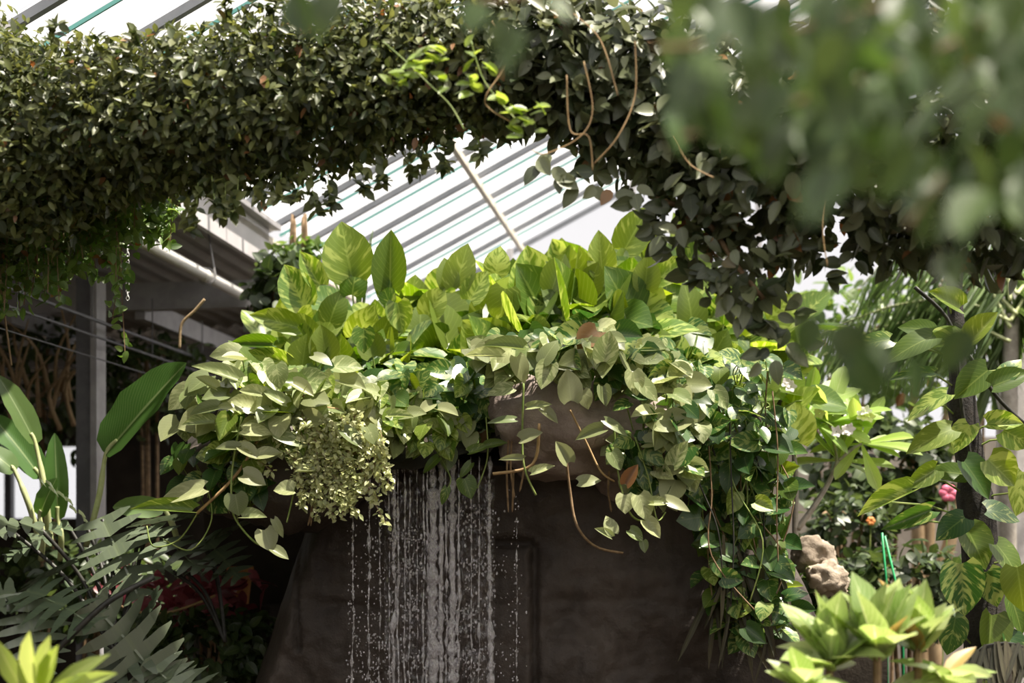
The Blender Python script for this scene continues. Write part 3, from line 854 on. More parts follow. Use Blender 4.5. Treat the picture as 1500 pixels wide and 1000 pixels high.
# ---------------------------------------------------------------- creeper arch
def tubefill(path, n, size, spread=(.70, 1.08), up=.5):
    """leaf matrices over a tube that follows path: list of (px, py, r_px, Y)"""
    pts = [(P(x, y, Y), S(r, Y)) for x, y, r, Y in path]
    lens = [0]
    for (p, _), (q, _) in zip(pts, pts[1:]): lens.append(lens[-1] + (q - p).length)
    out = []
    for _ in range(n):
        l = rng.random() * lens[-1]
        i = max(k for k in range(len(lens) - 1) if lens[k] <= l)
        t = (l - lens[i]) / (lens[i + 1] - lens[i])
        c = pts[i][0].lerp(pts[i + 1][0], t); r = pts[i][1] * (1 - t) + pts[i + 1][1] * t
        ax = (pts[i + 1][0] - pts[i][0]).normalized()
        e1 = ax.cross(Vector((0, 1, 0))).normalized(); e2 = ax.cross(e1)
        a = rng.uniform(0, 2 * math.pi)
        d = e1 * math.cos(a) + e2 * math.sin(a)
        lump = 1 + .16 * noise.noise((c + d * r) * 5.0)
        q = c + d * r * rng.uniform(*spread) * lump
        nr = d * .8 + Vector((0, -.25, up)) + rv(.6)
        tip = rv(1.0) + Vector((0, -.2, -.35)) + d * .35
        L = size * rng.uniform(.6, 1.25)
        out.append((q, leaf_mx(q, tip, nr, L, L * rng.uniform(.65, 1.0)), d))
    return out
def seen_first(lst, n):
    """the ones on the side of the path, spread along the arch"""
    front = [k for k in lst if k[2].y < -.3]
    rest = [k for k in lst if k[2].y >= -.3]
    return front[:n], front[n:] + rest
A_LEFT = [(-90, 190, 200, 4.75), (20, 215, 150, 4.7), (110, 190, 115, 4.65), (200, 180, 104, 4.6), (330, 156, 108, 4.55), (450, 138, 106, 4.5), (560, 115, 100, 4.5), (680, 82, 94, 4.5), (740, 76, 92, 4.5)]
A_RIGHT = [(700, 76, 92, 4.5), (780, 85, 95, 4.5), (880, 110, 108, 4.5), (960, 145, 112, 4.45), (1040, 190, 125, 4.4), (1120, 220, 150, 4.4), (1220, 220, 170, 4.35), (1330, 190, 200, 4.3), (1480, 170, 220, 4.3), (1620, 170, 220, 4.3)]
al = thing('creeper_arch', 'dense arch of tiny-leaved creeper reaching from beside the shed roof', 'climbing plant', P(0, 400, 4.7))
L1 = tubefill(A_LEFT, 15000, S(18, 4.6), (.72, 1.12))
fr_, rest = seen_first(L1, 300)
for q, m, d in fr_: put(al, pick('arch_small'), m)
bulk('foliage', LM['arch_small'][0], [m for q, m, d in rest], al)
core = tubefill(A_LEFT, 5500, S(28, 4.6), (.0, .75))
bulk('inner_foliage', LM['arch_small'][1], [m for q, m, d in core], al)
MB().tube(curve_pts([P(x, y, Y) for x, y, r, Y in A_LEFT], 4), .02, 7).build('main_stem', M['twig'], al, True)
ar = thing('broad_creeper', 'broad-leaved creeper arch with grey-green glossy leaves and tan tendrils', 'climbing plant', P(1000, 200, 4.5))
L2 = tubefill(A_RIGHT, 4600, S(34, 4.45), (.6, 1.1))
fr_, rest = seen_first(L2, 300)
for q, m, d in fr_: put(ar, pick('arch_big'), m)
bulk('foliage', LM['arch_big'][0], [m for q, m, d in rest], ar)
L2b = tubefill(A_RIGHT[5:], 2600, S(34, 4.4), (.1, 1.05))
bulk('dense_foliage', LM['arch_big'][2], [m for q, m, d in L2b], ar)
core = tubefill(A_RIGHT[:6], 1400, S(40, 4.5), (.0, .8))
bulk('inner_foliage', LM['arch_big'][1], [m for q, m, d in core], ar)
MB().tube(curve_pts([P(x, y, Y) for x, y, r, Y in A_RIGHT], 4), .025, 7).build('main_stem', M['twig'], ar, True)
for c in ([(720, 30), (740, 90), (712, 140), (718, 160), (760, 185)], [(855, 90), (868, 160), (850, 200), (800, 225), (780, 220)], [(830, 110), (835, 190), (862, 200), (868, 250)], [(930, 60), (930, 140), (905, 200), (870, 240)], [(840, 20), (880, 60), (905, 140)], [(1200, 220), (1215, 260), (1205, 330), (1212, 390)], [(985, 200), (1010, 240), (1045, 260)]):
    strand(ar, c, 3.88, .0018, 'twig_tan', 'tendril')
# lime shoots growing through the arch
shoot = thing('creeper_shoot', 'fresh lime-green shoots poking from the middle of the creeper arch', 'climbing plant', P(670, 150, 4.0))
for x, y in ((620, 110), (640, 95), (660, 80), (600, 115), (650, 120), (690, 75), (580, 125), (675, 110), (700, 130), (770, 170), (780, 185), (760, 180), (745, 160), (735, 150), (690, 130), (610, 95), (630, 70), (720, 105), (790, 160), (765, 195)):
    for k in range(3):
        put(shoot, pick('lime'), leaf_mx(P(x + rng.uniform(-9, 9), y + rng.uniform(-9, 9), 3.86), Vector((rng.uniform(-1, .6), -.3, rng.uniform(-.4, .6))), Vector((0, -.6, .8)) + rv(.4), S(rng.uniform(20, 30), 3.9)))
strand(shoot, [(560, 60), (600, 95), (625, 120), (660, 155), (680, 190)], 3.88, .002, 'stem')
strand(shoot, [(690, 60), (710, 120), (760, 180)], 3.88, .002, 'stem')
# sprigs poking from the arch outline
sp = thing('creeper_sprigs', 'loose leafy sprigs dangling from the underside of the arch', 'climbing plant', P(470, 280, 4.5))
SPR = [(330, 280, 0, 35), (350, 270, -10, 45), (310, 270, 10, 40), (380, 260, 5, 35), (455, 262, 10, 50), (480, 265, 5, 38), (530, 248, 5, 30), (620, 228, 0, 22), (650, 220, 4, 24), (700, 205, 2, 20), (440, 262, -8, 30), (290, 280, -5, 35), (560, 240, 2, 30), (412, 265, -5, 26), (275, 300, 3, 40), (600, 232, 3, 22)]
TOPS = [(190, 75, 10, -28), (330, 30, 0, -30), (360, 25, 15, -28), (75, 55, 12, -20), (400, 20, 10, -25), (440, 15, -5, -20), (250, 75, 5, -18), (470, 20, 5, -25)]
for x, y, dx, L in SPR + TOPS:
    pts = curve_pts([P(x, y - (12 if L > 0 else -12), 4.4), P(x + dx * .4, y + L * .5, 4.36), P(x + dx, y + L, 4.34)], 5)
    MB().tube(pts, .0015, 4).build('sprig', M['stem'], sp)
    for q in pts[1:]:
        for k in range(2):
            put(sp, pick('arch_small'), leaf_mx(q, rv() + Vector((0, -.2, -.3 if L > 0 else .2)), Vector((0, -.7, .5)) + rv(.6), S(rng.uniform(15, 25), 4.35)))
# dark tip of the broad creeper in front of the pothos
dt = thing('creeper_tip', 'dark leafy tail of the broad creeper hanging before the yellow pothos', 'climbing plant', P(1080, 330, 4.3))
TIP = [(960, 290, 55, 4.35), (1030, 320, 75, 4.35), (1080, 390, 60, 4.3), (1120, 440, 45, 4.3)]
L3 = tubefill(TIP, 420, S(36, 4.3), (.2, 1.1), .2)
for q, m, d in L3[:260]: put(dt, pick('arch_big'), m)
for x, y in ((930, 285), (880, 260), (905, 275), (800, 235), (815, 250), (850, 262), (985, 335), (1045, 395), (1075, 430), (1090, 460), (1130, 480), (1110, 470), (1150, 470), (1180, 440), (1060, 410), (1140, 500), (1210, 400), (1240, 380), (1125, 525), (1165, 510)):
    for k in range(3):
        put(dt, pick('arch_big'), leaf_mx(P(x + rng.uniform(-14, 14), y + rng.uniform(-14, 14), 4.25), Vector((rng.uniform(-1, 1), -.2, rng.uniform(-1.2, .2))), Vector((0, -.9, .2)) + rv(.5), S(rng.uniform(26, 38), 4.25)))
MB().tube(curve_pts([P(x, y, Y) for x, y, r, Y in TIP], 4), .008, 6).build('main_stem', M['twig'], dt, True)

# curtain of creeper by the shed
cu = thing('creeper_curtain', 'loose trailing curtain of small creeper hanging in front of the shed roof', 'climbing plant', P(120, 330, 5.1))
mxs = []; mb = MB(); cnt = 0
for k in range(210):
    x = rng.uniform(-30, 250); top = 215 + 30 * rng.random()
    L = (rng.uniform(80, 190) if x < 170 else rng.uniform(30, 130)) * (1.15 if x < 90 else 1)
    if k < 4: x, L = (185, 175, 350 / 2, 195)[k], (300, 170, 240, 130)[k]
    Y = rng.uniform(4.85, 5.4)
    pts = curve_pts([P(x, top, Y), P(x + rng.uniform(-8, 8), top + L * .5, Y), P(x + rng.uniform(-12, 12), top + L, Y)], 8)
    mb.tube(pts, .0018, 3, cap=False)
    for q in pts[::1]:
        for _ in range(2):
            m = leaf_mx(q + rv(.02), rv() + Vector((0, -.2, -.5)), Vector((0, -.7, .6)) + rv(.7), S(rng.uniform(11, 20), 5.1))
            if cnt < 300 and rng.random() < .12: put(cu, pick('shrub_mid'), m); cnt += 1
            else: mxs.append(m)
bulk('foliage', LM['shrub_mid'][0], mxs, cu)
o = mb.build('trailing_stems', M['twig'], cu); o['kind'] = 'stuff'

# ---------------------------------------------------------------- shrubs and thickets (each a plant)
def shrub(name, label, key, ctr, rad, n, size, seed_objs=200, stemmat='twig', up=.6):
    """ctr world, rad (rx, ry, rz)"""
    root = thing(name, label, 'shrub', Vector((ctr.x, ctr.y, ctr.z - rad[2])))
    ms = []
    for _ in range(n):
        d = rv().normalized(); q = rng.uniform(.55, 1.05) * (1 + .2 * noise.noise(d * 3 + ctr))
        p = ctr + Vector((d.x * rad[0], d.y * rad[1], d.z * rad[2])) * q
        ms.append((d.y, leaf_mx(p, rv() + d * .4 + Vector((0, -.1, -.3)), d * .6 + Vector((0, -.3, up)) + rv(.5), size * rng.uniform(.6, 1.25))))
    fr = [m for y, m in ms if y < -.1]; bk_ = [m for y, m in ms if y >= -.1]
    for m in fr[:seed_objs]: put(root, pick(key), m)
    if fr[seed_objs:] + bk_: bulk('foliage', LM[key][0], fr[seed_objs:] + bk_, root)
    for k in range(4):
        e = ctr + Vector((rng.uniform(-.5, .5) * rad[0], 0, rng.uniform(0, .5) * rad[2]))
        MB().tube(curve_pts([Vector((ctr.x + rng.uniform(-.05, .05), ctr.y, 0)), (ctr + e) / 2 - Vector((0, 0, rad[2] * .4)), e], 5), .012, 5).build('branch', M[stemmat], root, True)
    return root
def Sh(name, label, key, px, py, Y, rx, ry, n, size, objs=150, **kw):
    return shrub(name, label, key, P(px, py, Y), (S(rx, Y), S((rx + ry) * .35, Y), S(ry, Y)), n, S(size, Y), objs, **kw)
Sh('ivy_bush', 'dark ivy bush with lobed leaves behind the frangipani trunk', 'ivy', 1290, 690, 8.2, 120, 85, 700, 20, 200)
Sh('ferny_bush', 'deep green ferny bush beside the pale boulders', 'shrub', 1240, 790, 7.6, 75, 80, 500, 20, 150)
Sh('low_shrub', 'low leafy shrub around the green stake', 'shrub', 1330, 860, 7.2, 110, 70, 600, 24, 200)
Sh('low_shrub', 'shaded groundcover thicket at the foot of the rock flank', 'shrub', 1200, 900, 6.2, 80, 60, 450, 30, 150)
Sh('tall_shrub', 'olive tall shrub filling the corner behind the palm fronds', 'shrub_mid', 1230, 520, 9.6, 170, 120, 900, 22, 150)
Sh('tall_shrub', 'sparse yellow-green shrub against the glazed gable behind the concrete post', 'shrub_mid', 1430, 470, 9.8, 130, 130, 600, 22, 100)
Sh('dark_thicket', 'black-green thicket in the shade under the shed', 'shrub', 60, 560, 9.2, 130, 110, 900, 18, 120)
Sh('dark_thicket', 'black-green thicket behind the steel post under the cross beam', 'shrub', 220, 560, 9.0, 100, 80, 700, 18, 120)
Sh('low_shrub', 'mixed groundcover spreading below the red foliage', 'shrub', 300, 950, 6.4, 130, 60, 700, 24, 200)
Sh('low_shrub', 'dim shrub behind the split-leaf philodendron stalks', 'shrub', 120, 860, 7.4, 150, 70, 700, 24, 120)
Sh('climbing_ivy', 'pale-edged ivy climbing the wall at the fascia end', 'ivy', 410, 440, 7.6, 45, 80, 420, 18, 150)
Sh('climbing_ivy', 'sunlit ivy tuft over the eave behind the broad pothos', 'shrub_mid', 440, 375, 8.2, 38, 26, 160, 16, 60)
# dry orange branches under the shed
br = thing('bare_branches', 'bare orange-brown branches tangled behind the steel post', 'branches', P(70, 560, 8.4))
for k in range(16):
    x, y = rng.uniform(10, 110), rng.uniform(560, 640)
    MB().tube(curve_pts([P(x, y, 8.5), P(x + rng.uniform(-30, 30), y - 60, 8.4), P(x + rng.uniform(-70, 60), y - rng.uniform(80, 140), 8.3)], 5), [.018 - .0015 * i for i in range(11)], 5).build('branch', M['bark_tan'], br, True)
tw = thing('dry_tendril', 'dry looping tendril hanging under the white pipe', 'tendril', P(265, 500, 6.5))
MB().tube(curve_pts([P(300, 438, 6.5), P(285, 455, 6.5), P(266, 475, 6.5), P(263, 510, 6.5)], 6), .007, 5).build('stem', M['bark_tan'], tw, True)
MB().tube(curve_pts([P(0, 415, 5.2), P(8, 470, 5.2), P(17, 535, 5.2)], 6), .004, 5).build('stem', M['bark_tan'], tw, True)

# ---------------------------------------------------------------- bird of paradise
bop = thing('bird_of_paradise', 'paddle-leaved bird of paradise with one tall upright leaf beside the steel post', 'plant', P(125, 900, 6.2))
def paddle(px0, py0, px1, py1, wpx, Y, side, tilt, foot):
    a, b = P(px0, py0, Y), P(px1, py1, Y - .05)
    t = b - a; L = t.length
    put(bop, rng.choice(LM['banana']), leaf_mx(a, t, Vector((side, -1, tilt)), L, S(wpx, Y) / .32))
    MB().tube(curve_pts([P(foot[0], foot[1], Y + .05), (P(foot[0], foot[1], Y) * .45 + a * .55) + Vector((.01, 0, 0)), a, a + t * .15], 5), [.014] * 8 + [.010] * 8, 6).build('stalk', M['stem_pale'], bop, True)
paddle(155, 665, 268, 528, 88, 6.0, -.75, .35, (126, 800))
paddle(85, 760, 80, 635, 34, 6.3, .3, .1, (88, 820))
paddle(52, 650, 2, 545, 40, 6.2, .9, .4, (75, 800))
paddle(60, 700, -10, 600, 50, 6.3, .5, .8, (70, 800))
paddle(22, 690, -20, 650, 40, 6.1, .5, .7, (60, 800))
paddle(58, 755, 78, 700, 32, 6.1, -.2, .3, (60, 820))
paddle(240, 745, 165, 742, 34, 6.0, .0, .25, (262, 800))

# ---------------------------------------------------------------- split-leaf philodendrons
def split_mesh(name, n=9, w=.55):
    vs, fs, uvs = [], [], []
    def quad(pts):
        k = len(vs)
        for x, y, z, u, v in pts: vs.append((x, y, z)); uvs.append((u, v))
        fs.append((k, k + 1, k + 2, k + 3))
    for s in (-1, 1):
        for i in range(n):
            t0, t1 = i / n, (i + .82) / n
            tm = (t0 + t1) / 2
            ww = w * math.sin(math.pi * (0.18 + .78 * tm)) ** .75
            fwd = -.18 + .62 * tm
            segs = 3
            prev = None
            for k in range(segs + 1):
                q = k / segs
                x = s * ww * q
                cy = (t0 + t1) / 2 + fwd * ww * q * 1.1
                hw = (t1 - t0) / 2 * (1.22, 1.12, .95, .22)[k] + (.02 if k == 0 else 0)
                z = .14 * x * s - .32 * (q * ww) ** 2 - .22 * cy * cy + .03 * math.sin(i * 2.3)
                cur = ((x, cy - hw, z, .5 + s * .5 * q, tm), (x, cy + hw, z + .015, .5 + s * .5 * q, tm))
                if prev: quad((prev[0], cur[0], cur[1], prev[1]))
                prev = cur
    # midrib
    for i in range(6):
        t0, t1 = i / 6, (i + 1) / 6
        quad(((-.014, t0, .006 - .22 * t0 * t0, .5, t0), (.014, t0, .006 - .22 * t0 * t0, .5, t0), (.010, t1, .006 - .22 * t1 * t1, .5, t1), (-.010, t1, .006 - .22 * t1 * t1, .5, t1)))
    me = bpy.data.meshes.new(name)
    me.from_pydata(vs, [], fs)
    ul = me.uv_layers.new(name='UVMap')
    for lp in me.loops: ul.data[lp.index].uv = uvs[lp.vertex_index]
    me.materials.append(M['philo']); me.shade_smooth()
    return me
SPLIT = [split_mesh('split_leaf', 7, .55), split_mesh('split_leaf', 8, .48)]
def philo(label, foot, Y, leaves):
    root = thing('split_leaf_philodendron', label, 'plant', P(foot[0], foot[1], Y))
    for (x, y, L, ang, tilt, dy) in leaves:
        a = math.radians(ang); p = P(x, y, Y + dy)
        tip = Vector((math.cos(a), -.35, math.sin(a)))
        put(root, rng.choice(SPLIT), leaf_mx(p, tip, Vector((rng.uniform(-.2, .2), -1 + tilt, tilt)), S(L, Y)))
        ft = P(foot[0], foot[1], Y)
        MB().tube(curve_pts([ft, (ft + p) / 2 + Vector((0, .05, .05)), p], 6), .009, 6).build('leaf_stalk', M['dark_stem'], root, True)
philo('tall split-leaf philodendron standing before the bird of paradise', (170, 960), 5.6, [(60, 775, 110, 165, .75, 0), (150, 760, 130, -60, .5, .1), (215, 775, 110, -25, .75, .1), (100, 770, 100, 200, .8, .2), (205, 770, 90, 20, .85, .2), (125, 765, 90, 120, .9, .3), (20, 780, 90, 190, .8, .1)])
philo('grey glossy split-leaf philodendron drooping over the yellow dracaena', (30, 1000), 4.7, [(35, 870, 120, -70, .55, 0), (40, 866, 120, -15, .6, 0), (20, 868, 110, 195, .6, 0), (45, 860, 80, 40, .8, .1)])
philo('wide grey split-leaf philodendron spreading low beneath the red foliage', (220, 1060), 4.9, [(235, 1000, 150, 120, .55, 0), (215, 960, 130, 200, .6, 0), (215, 968, 125, -35, .6, 0), (205, 945, 90, 80, .75, .1), (225, 990, 120, -10, .6, 0)])
philo('dim split-leaf philodendron hanging over the red foliage', (330, 940), 6.0, [(250, 835, 85, 170, .85, 0), (265, 832, 75, 5, .85, 0), (300, 800, 75, 40, .8, .1), (300, 790, 80, -40, .6, 0)])
stk = thing('bare_stalk', 'long dark bare stalk crossing in front of the philodendrons', 'stalk', P(85, 950, 4.6))
MB().tube(curve_pts([P(70, 965, 4.6), P(110, 925, 4.6), P(160, 880, 4.62), P(225, 845, 4.7)], 6), .010, 6).build('stem', M['dark_stem'], stk, True)
# red foliage
rd = thing('red_cordyline', 'dark red broad leaves in the shade behind the philodendrons', 'plant', P(280, 930, 6.8))
for _ in range(120):
    x, y = rng.gauss(275, 55), rng.uniform(855, 915)
    put(rd, pick('red'), leaf_mx(P(x, y, 6.8 + rng.uniform(-.2, .2)), Vector((rng.uniform(-1, 1), -.5, rng.uniform(-.2, 1))), Vector((0, -.7, .6)) + rv(.5), S(rng.uniform(28, 46), 6.8), S(50, 6.8)))
for k in range(5):
    MB().tube([P(240 + 18 * k, 1000, 6.8), P(235 + 20 * k, 890, 6.8)], .008, 5).build('stem', M['twig'], rd)
hoop = thing('hose_loop', 'tan hose sagging in front of the red foliage', 'hose', P(240, 890, 6.3))
MB().tube(curve_pts([P(150, 870, 6.3), P(190, 893, 6.3), P(240, 898, 6.3), P(290, 883, 6.3), P(315, 872, 6.3)], 6), .006, 6).build('tube', M['twig_tan'], hoop, True)
# terracotta pot and a white post
pot = thing('terracotta_pot', 'orange terracotta pot half hidden behind hanging leaves', 'pot', P(352, 880, 7.2))
prof = [(.07, -.13), (.085, -.02), (.10, .10), (.115, .10), (.115, .14), (.095, .14)]
c = P(352, 858, 7.2); mb = MB(); n0 = 0
for r, z in prof:
    for k in range(18): mb.v.append(c + Vector((r * .6 * math.cos(k * math.pi / 9), r * .6 * math.sin(k * math.pi / 9), z * .7)))
for i in range(len(prof) - 1):
    for k in range(18):
        mb.f.append([i * 18 + k, i * 18 + (k + 1) % 18, (i + 1) * 18 + (k + 1) % 18, (i + 1) * 18 + k])
mb.build('pot_body', M['terracotta'], pot, True)
MB().grid(lambda u, v: c + Vector((.055 * v * math.cos(u * 6.2832), .055 * v * math.sin(u * 6.2832), .085)), 18, 1).build('potting_soil', M['soil'], pot)
wp = thing('white_stake', 'short white post standing beside the terracotta pot', 'post', P(378, 900, 7.3))
a = P(378, 870, 7.3)
MB().box((a.x, a.y, .62), .05, .03, 1.25).box((a.x + .045, a.y, .75), .03, .03, .9).build('post_body', M['white'], wp)
gp = P(352, 858, 7.2)
MB().box((gp.x, gp.y, (gp.z - .1) / 2), .35, .3, gp.z - .09).build('brick_plinth', M['soil'], pot)

# ---------------------------------------------------------------- dracaena and croton near the path
dr = thing('dracaena', 'lime-yellow dracaena rosette below the philodendrons', 'plant', P(55, 1060, 3.4))
for (x0, y0, x1, y1, w) in ((50, 1010, 42, 925, 36), (58, 1010, 66, 935, 30), (60, 1012, 84, 945, 28), (40, 1020, -8, 948, 30), (70, 1015, 135, 955, 28), (75, 1022, 170, 985, 30), (30, 1040, -20, 1000, 28), (62, 1040, 100, 990, 24)):
    a, b = P(x0, y0, 3.4), P(x1, y1, 3.3)
    put(dr, pick('yellow'), leaf_mx(a, b - a, Vector((rng.uniform(-.3, .3), -1, .5)), (b - a).length, S(w, 3.4) / .30))
MB().tube([P(55, 1200, 3.4), P(55, 1030, 3.4)], .012, 6).build('stem', M['stem'], dr)
def rosette(name, label, px, py, Y, n, L, key, elev=(.2, 1.0), W=1.0):
    root = thing(name, label, 'plant', P(px, py + 90, Y))
    for k in range(n):
        a = k * 2.4 + rng.uniform(-.3, .3); e = rng.uniform(*elev)
        tip = Vector((math.cos(a) * (1.1 - e * .6), math.sin(a) * (1.1 - e * .6) - .1, e))
        LL = S(L * rng.uniform(.75, 1.15), Y)
        put(root, pick(key), leaf_mx(P(px, py + rng.uniform(-5, 20), Y), tip, Vector((-math.cos(a) * .6, -math.sin(a) * .6 - .4, 1.0)), LL, LL * W))
    MB().tube([P(px, py + 300, Y), P(px, py, Y)], .010, 6).build('stem', M['twig'], root)
    return root
rosette('croton', 'pale lime croton with the tallest upright leaf pair', 1285, 950, 3.6, 20, 105, 'croton', (.4, 1.8), .9)
rosette('croton', 'lime croton shoot with narrow forked leaves', 1345, 940, 3.7, 18, 95, 'croton', (.3, 1.7), .75)
rosette('croton', 'white-splashed croton close beside the rock flank', 1215, 965, 3.6, 21, 95, 'croton', (.1, 1.4), .9)
rosette('croton', 'orange-tinged croton at the foot of the rock flank', 1175, 1005, 3.5, 12, 80, 'croton', (-.2, .9), .9)
rosette('croton', 'spreading croton with long arching leaves by the dark trunk', 1385, 985, 3.7, 13, 95, 'croton', (-.2, .9), .6)

# ---------------------------------------------------------------- frangipani
fg = thing('frangipani', 'young frangipani tree with forked pale trunk and white blossoms', 'tree', P(1168, 900, 6.4))
YF = 6.4
def limb(ctrl, r0, r1, mat='bark_pale', nm='branch', root=fg, Y=YF):
    pts = curve_pts([P(x, y, Y) for x, y in ctrl], 6)
    n = len(pts)
    MB().tube(pts, [r0 + (r1 - r0) * i / n for i in range(n)], 7).build(nm, M[mat], root, True)
limb([(1170, 1000), (1168, 850), (1165, 770), (1166, 700), (1162, 660)], .018, .010, nm='trunk')
limb([(1168, 775), (1190, 745), (1212, 710), (1228, 675)], .015, .010)
limb([(1228, 675), (1245, 660), (1262, 650)], .010, .006); limb([(1228, 690), (1222, 650), (1215, 620)], .009, .006); limb([(1162, 665), (1150, 640), (1180, 610)], .008, .005)
def cluster(px, py, n, L):
    for k in range(n):
        a = rng.uniform(-.2, math.pi + .2) if rng.random() < .75 else rng.uniform(0, 6.28)
        t = Vector((math.cos(a), rng.uniform(-.7, .5), math.sin(a) * .9))
        LL = S(L * rng.uniform(.7, 1.15), YF)
        put(fg, pick('plumeria'), leaf_mx(P(px, py, YF), t, Vector((rng.uniform(-.4, .4), -.6, .9)), LL, LL * .95))
cluster(1212, 620, 13, 90); cluster(1262, 650, 13, 85); cluster(1180, 608, 9, 80); cluster(1228, 675, 8, 80); cluster(1160, 660, 7, 70)
fm = MB()
for k in range(5):
    a = k * 2 * math.pi / 5
    d = Vector((math.cos(a), -.3, math.sin(a))); e = Vector((-math.sin(a), 0, math.cos(a)))
    n = len(fm.v)
    for q, w in ((0.1, .15), (.55, .42), (1.0, .12)):
        fm.v += [d * q - e * w, d * q + e * w + Vector((0, -.08, 0))]
    fm.f += [[n, n + 1, n + 3, n + 2], [n + 2, n + 3, n + 5, n + 4]]
fme = bpy.data.meshes.new('flower'); fme.from_pydata([tuple(v) for v in fm.v], [], fm.f); fme.materials.append(M['petal_white'])
for x, y in ((1262, 608), (1268, 602), (1273, 610), (1240, 630), (1244, 628), (1152, 560), (1158, 566), (1200, 605), (1225, 632)):
    k = S(9, YF); put(fg, fme, Matrix.Translation(P(x, y, YF - .08)) @ Matrix.Diagonal((k, k, k, 1)), 'flower')

# ---------------------------------------------------------------- palm and its fronds
pal = thing('palm', 'slender palm with long arching fronds of hanging leaflets', 'palm tree', P(1475, 800, 8.3))
def frond(ctrl, Y, L_px, n=46, hang=.9):
    pts = curve_pts([P(x, y, Y + .1 * i) for i, (x, y) in enumerate(ctrl)], 12)
    root = MB().tube(pts, [.012 - .009 * i / len(pts) for i in range(len(pts))], 5).build('frond', M['stem_pale'], pal, True)
    ms = []
    for k in range(n):
        t = .12 + .86 * k / n; i = min(int(t * (len(pts) - 1)), len(pts) - 2)
        q = pts[i].lerp(pts[i + 1], t * (len(pts) - 1) - i); d = (pts[i + 1] - pts[i]).normalized()
        for s in (-1, 1):
            side = d.cross(Vector((0, 0, 1))).normalized() * s
            tip = side * .45 + d * .4 + Vector((0, 0, -hang)) + rv(.12)
            LL = S(L_px * (.6 + .5 * math.sin(t * math.pi)), Y)
            ms.append(leaf_mx(q, tip, side.cross(tip) + Vector((0, -.4, .2)), LL, LL * rng.uniform(.4, .7)))
    o = bulk('leaflets', LM['palmleaf'][0], ms, pal)
for c, L in (([(1480, 470), (1400, 440), (1300, 450), (1180, 500)], 130), ([(1480, 500), (1400, 470), (1290, 480), (1170, 540)], 120), ([(1490, 460), (1440, 420), (1370, 430), (1310, 480)], 110), ([(1480, 470), (1520, 420), (1560, 480)], 120),
             ([(1480, 480), (1420, 380), (1330, 360), (1260, 420)], 110), ([(1480, 440), (1470, 360), (1420, 300), (1360, 300)], 100), ([(1490, 430), (1460, 400), (1430, 460), (1400, 560)], 100), ([(1490, 430), (1500, 420), (1470, 480), (1450, 580)], 100)):
    frond(c, 8.2, L)
cp = thing('concrete_post', 'pale concrete post behind the climbing vine', 'post', P(1482, 900, 9.0))
a = P(1482, 700, 9.0); MB().box((a.x, a.y, 1.65), .15, .15, 3.3).box((a.x, a.y, .1), .24, .24, .2).build('post_shaft', M['column'], cp)
MB().tube(curve_pts([P(1478, 1000, 8.4), P(1476, 700, 8.35), P(1482, 460, 8.3)], 8), [.05] * 12 + [.045] * 5, 8).build('trunk', M['bark_pale'], pal, True)

# ---------------------------------------------------------------- dark trunk with climbing pothos
tk = thing('climber_trunk', 'dark slender trunk wrapped by climbing big-leaf vine', 'tree trunk', P(1440, 1000, 5.4))
YT = 5.4
MB().tube(curve_pts([P(1445, 1500, YT), P(1440, 900, YT), P(1425, 700, YT), P(1405, 560, YT), P(1400, 460, YT), P(1402, 380, YT), P(1440, 120, YT)], 6), [.075] * 6 + [.07] * 6 + [.055] * 6 + [.035] * 6 + [.03] * 13, 9).build('trunk', M['bark_dark'], tk, True)
MB().tube(curve_pts([P(1428, 700, YT - .08), P(1410, 600, YT - .08), P(1395, 480, YT - .06), P(1340, 420, YT - .05)], 6), .008, 5).build('branch', M['dark_stem'], tk, True)
MB().tube(curve_pts([P(1500, 620, YT), P(1460, 580, YT), P(1420, 520, YT)], 6), .008, 5).build('branch', M['dark_stem'], tk, True)
cv = thing('climbing_vine', 'broad heart-leaved vine climbing the dark trunk', 'climbing plant', P(1430, 760, 5.3))
for a in [(1378, 500, 56, 42, 200), (1335, 505, 70, 40, 190), (1440, 480, 50, 36, 60), (1360, 590, 60, 34, 200), (1425, 560, 58, 46, 220), (1480, 555, 54, 34, 10), (1365, 640, 66, 40, 215), (1430, 700, 60, 44, -60), (1300, 735, 80, 30, 200), (1395, 770, 48, 40, 210),
          (1465, 690, 50, 50, -30), (1490, 640, 44, 40, -40), (1410, 860, 70, 58, -80), (1430, 800, 60, 50, -60), (1395, 930, 50, 40, -100), (1330, 760, 70, 26, 190), (1470, 750, 50, 40, -20), (1480, 820, 60, 44, -50), (1490, 900, 50, 40, -70), (1390, 690, 50, 30, 180), (1455, 860, 50, 44, -60), (1345, 480, 44, 30, 170),
          (1450, 930, 60, 50, -90), (1490, 960, 60, 40, -60), (1470, 620, 46, 30, 10), (1340, 545, 60, 24, 175), (1280, 500, 50, 30, 190), (1410, 640, 44, 36, 240), (1495, 720, 60, 50, -90), (1440, 980, 60, 50, -80), (1385, 440, 50, 36, 150), (1480, 540, 40, 30, 40), (1350, 700, 50, 30, 200), (1495, 860, 60, 50, -80)]:
    flat_leaf(cv, 'pothos' if rng.random() < .6 else 'pothos_dark', a[0], a[1], YT - .15 - rng.uniform(0, .15), a[2] * 1.1, a[3] * 1.1, a[4] + rng.uniform(-15, 15), rng.uniform(.2, 1.1), rng.uniform(-.4, .4))
    p = P(a[0], a[1], YT - .1); q = P(1400 + (a[1] - 500) * .08, a[1] + 25, YT)
    MB().tube([q, (p + q) / 2 + Vector((0, 0, .02)), p], .004, 5).build('petiole', M['stem'], cv)
fan = thing('grey_fern', 'grey drooping fern frond beside the dark trunk base', 'fern', P(1480, 1000, 4.6))
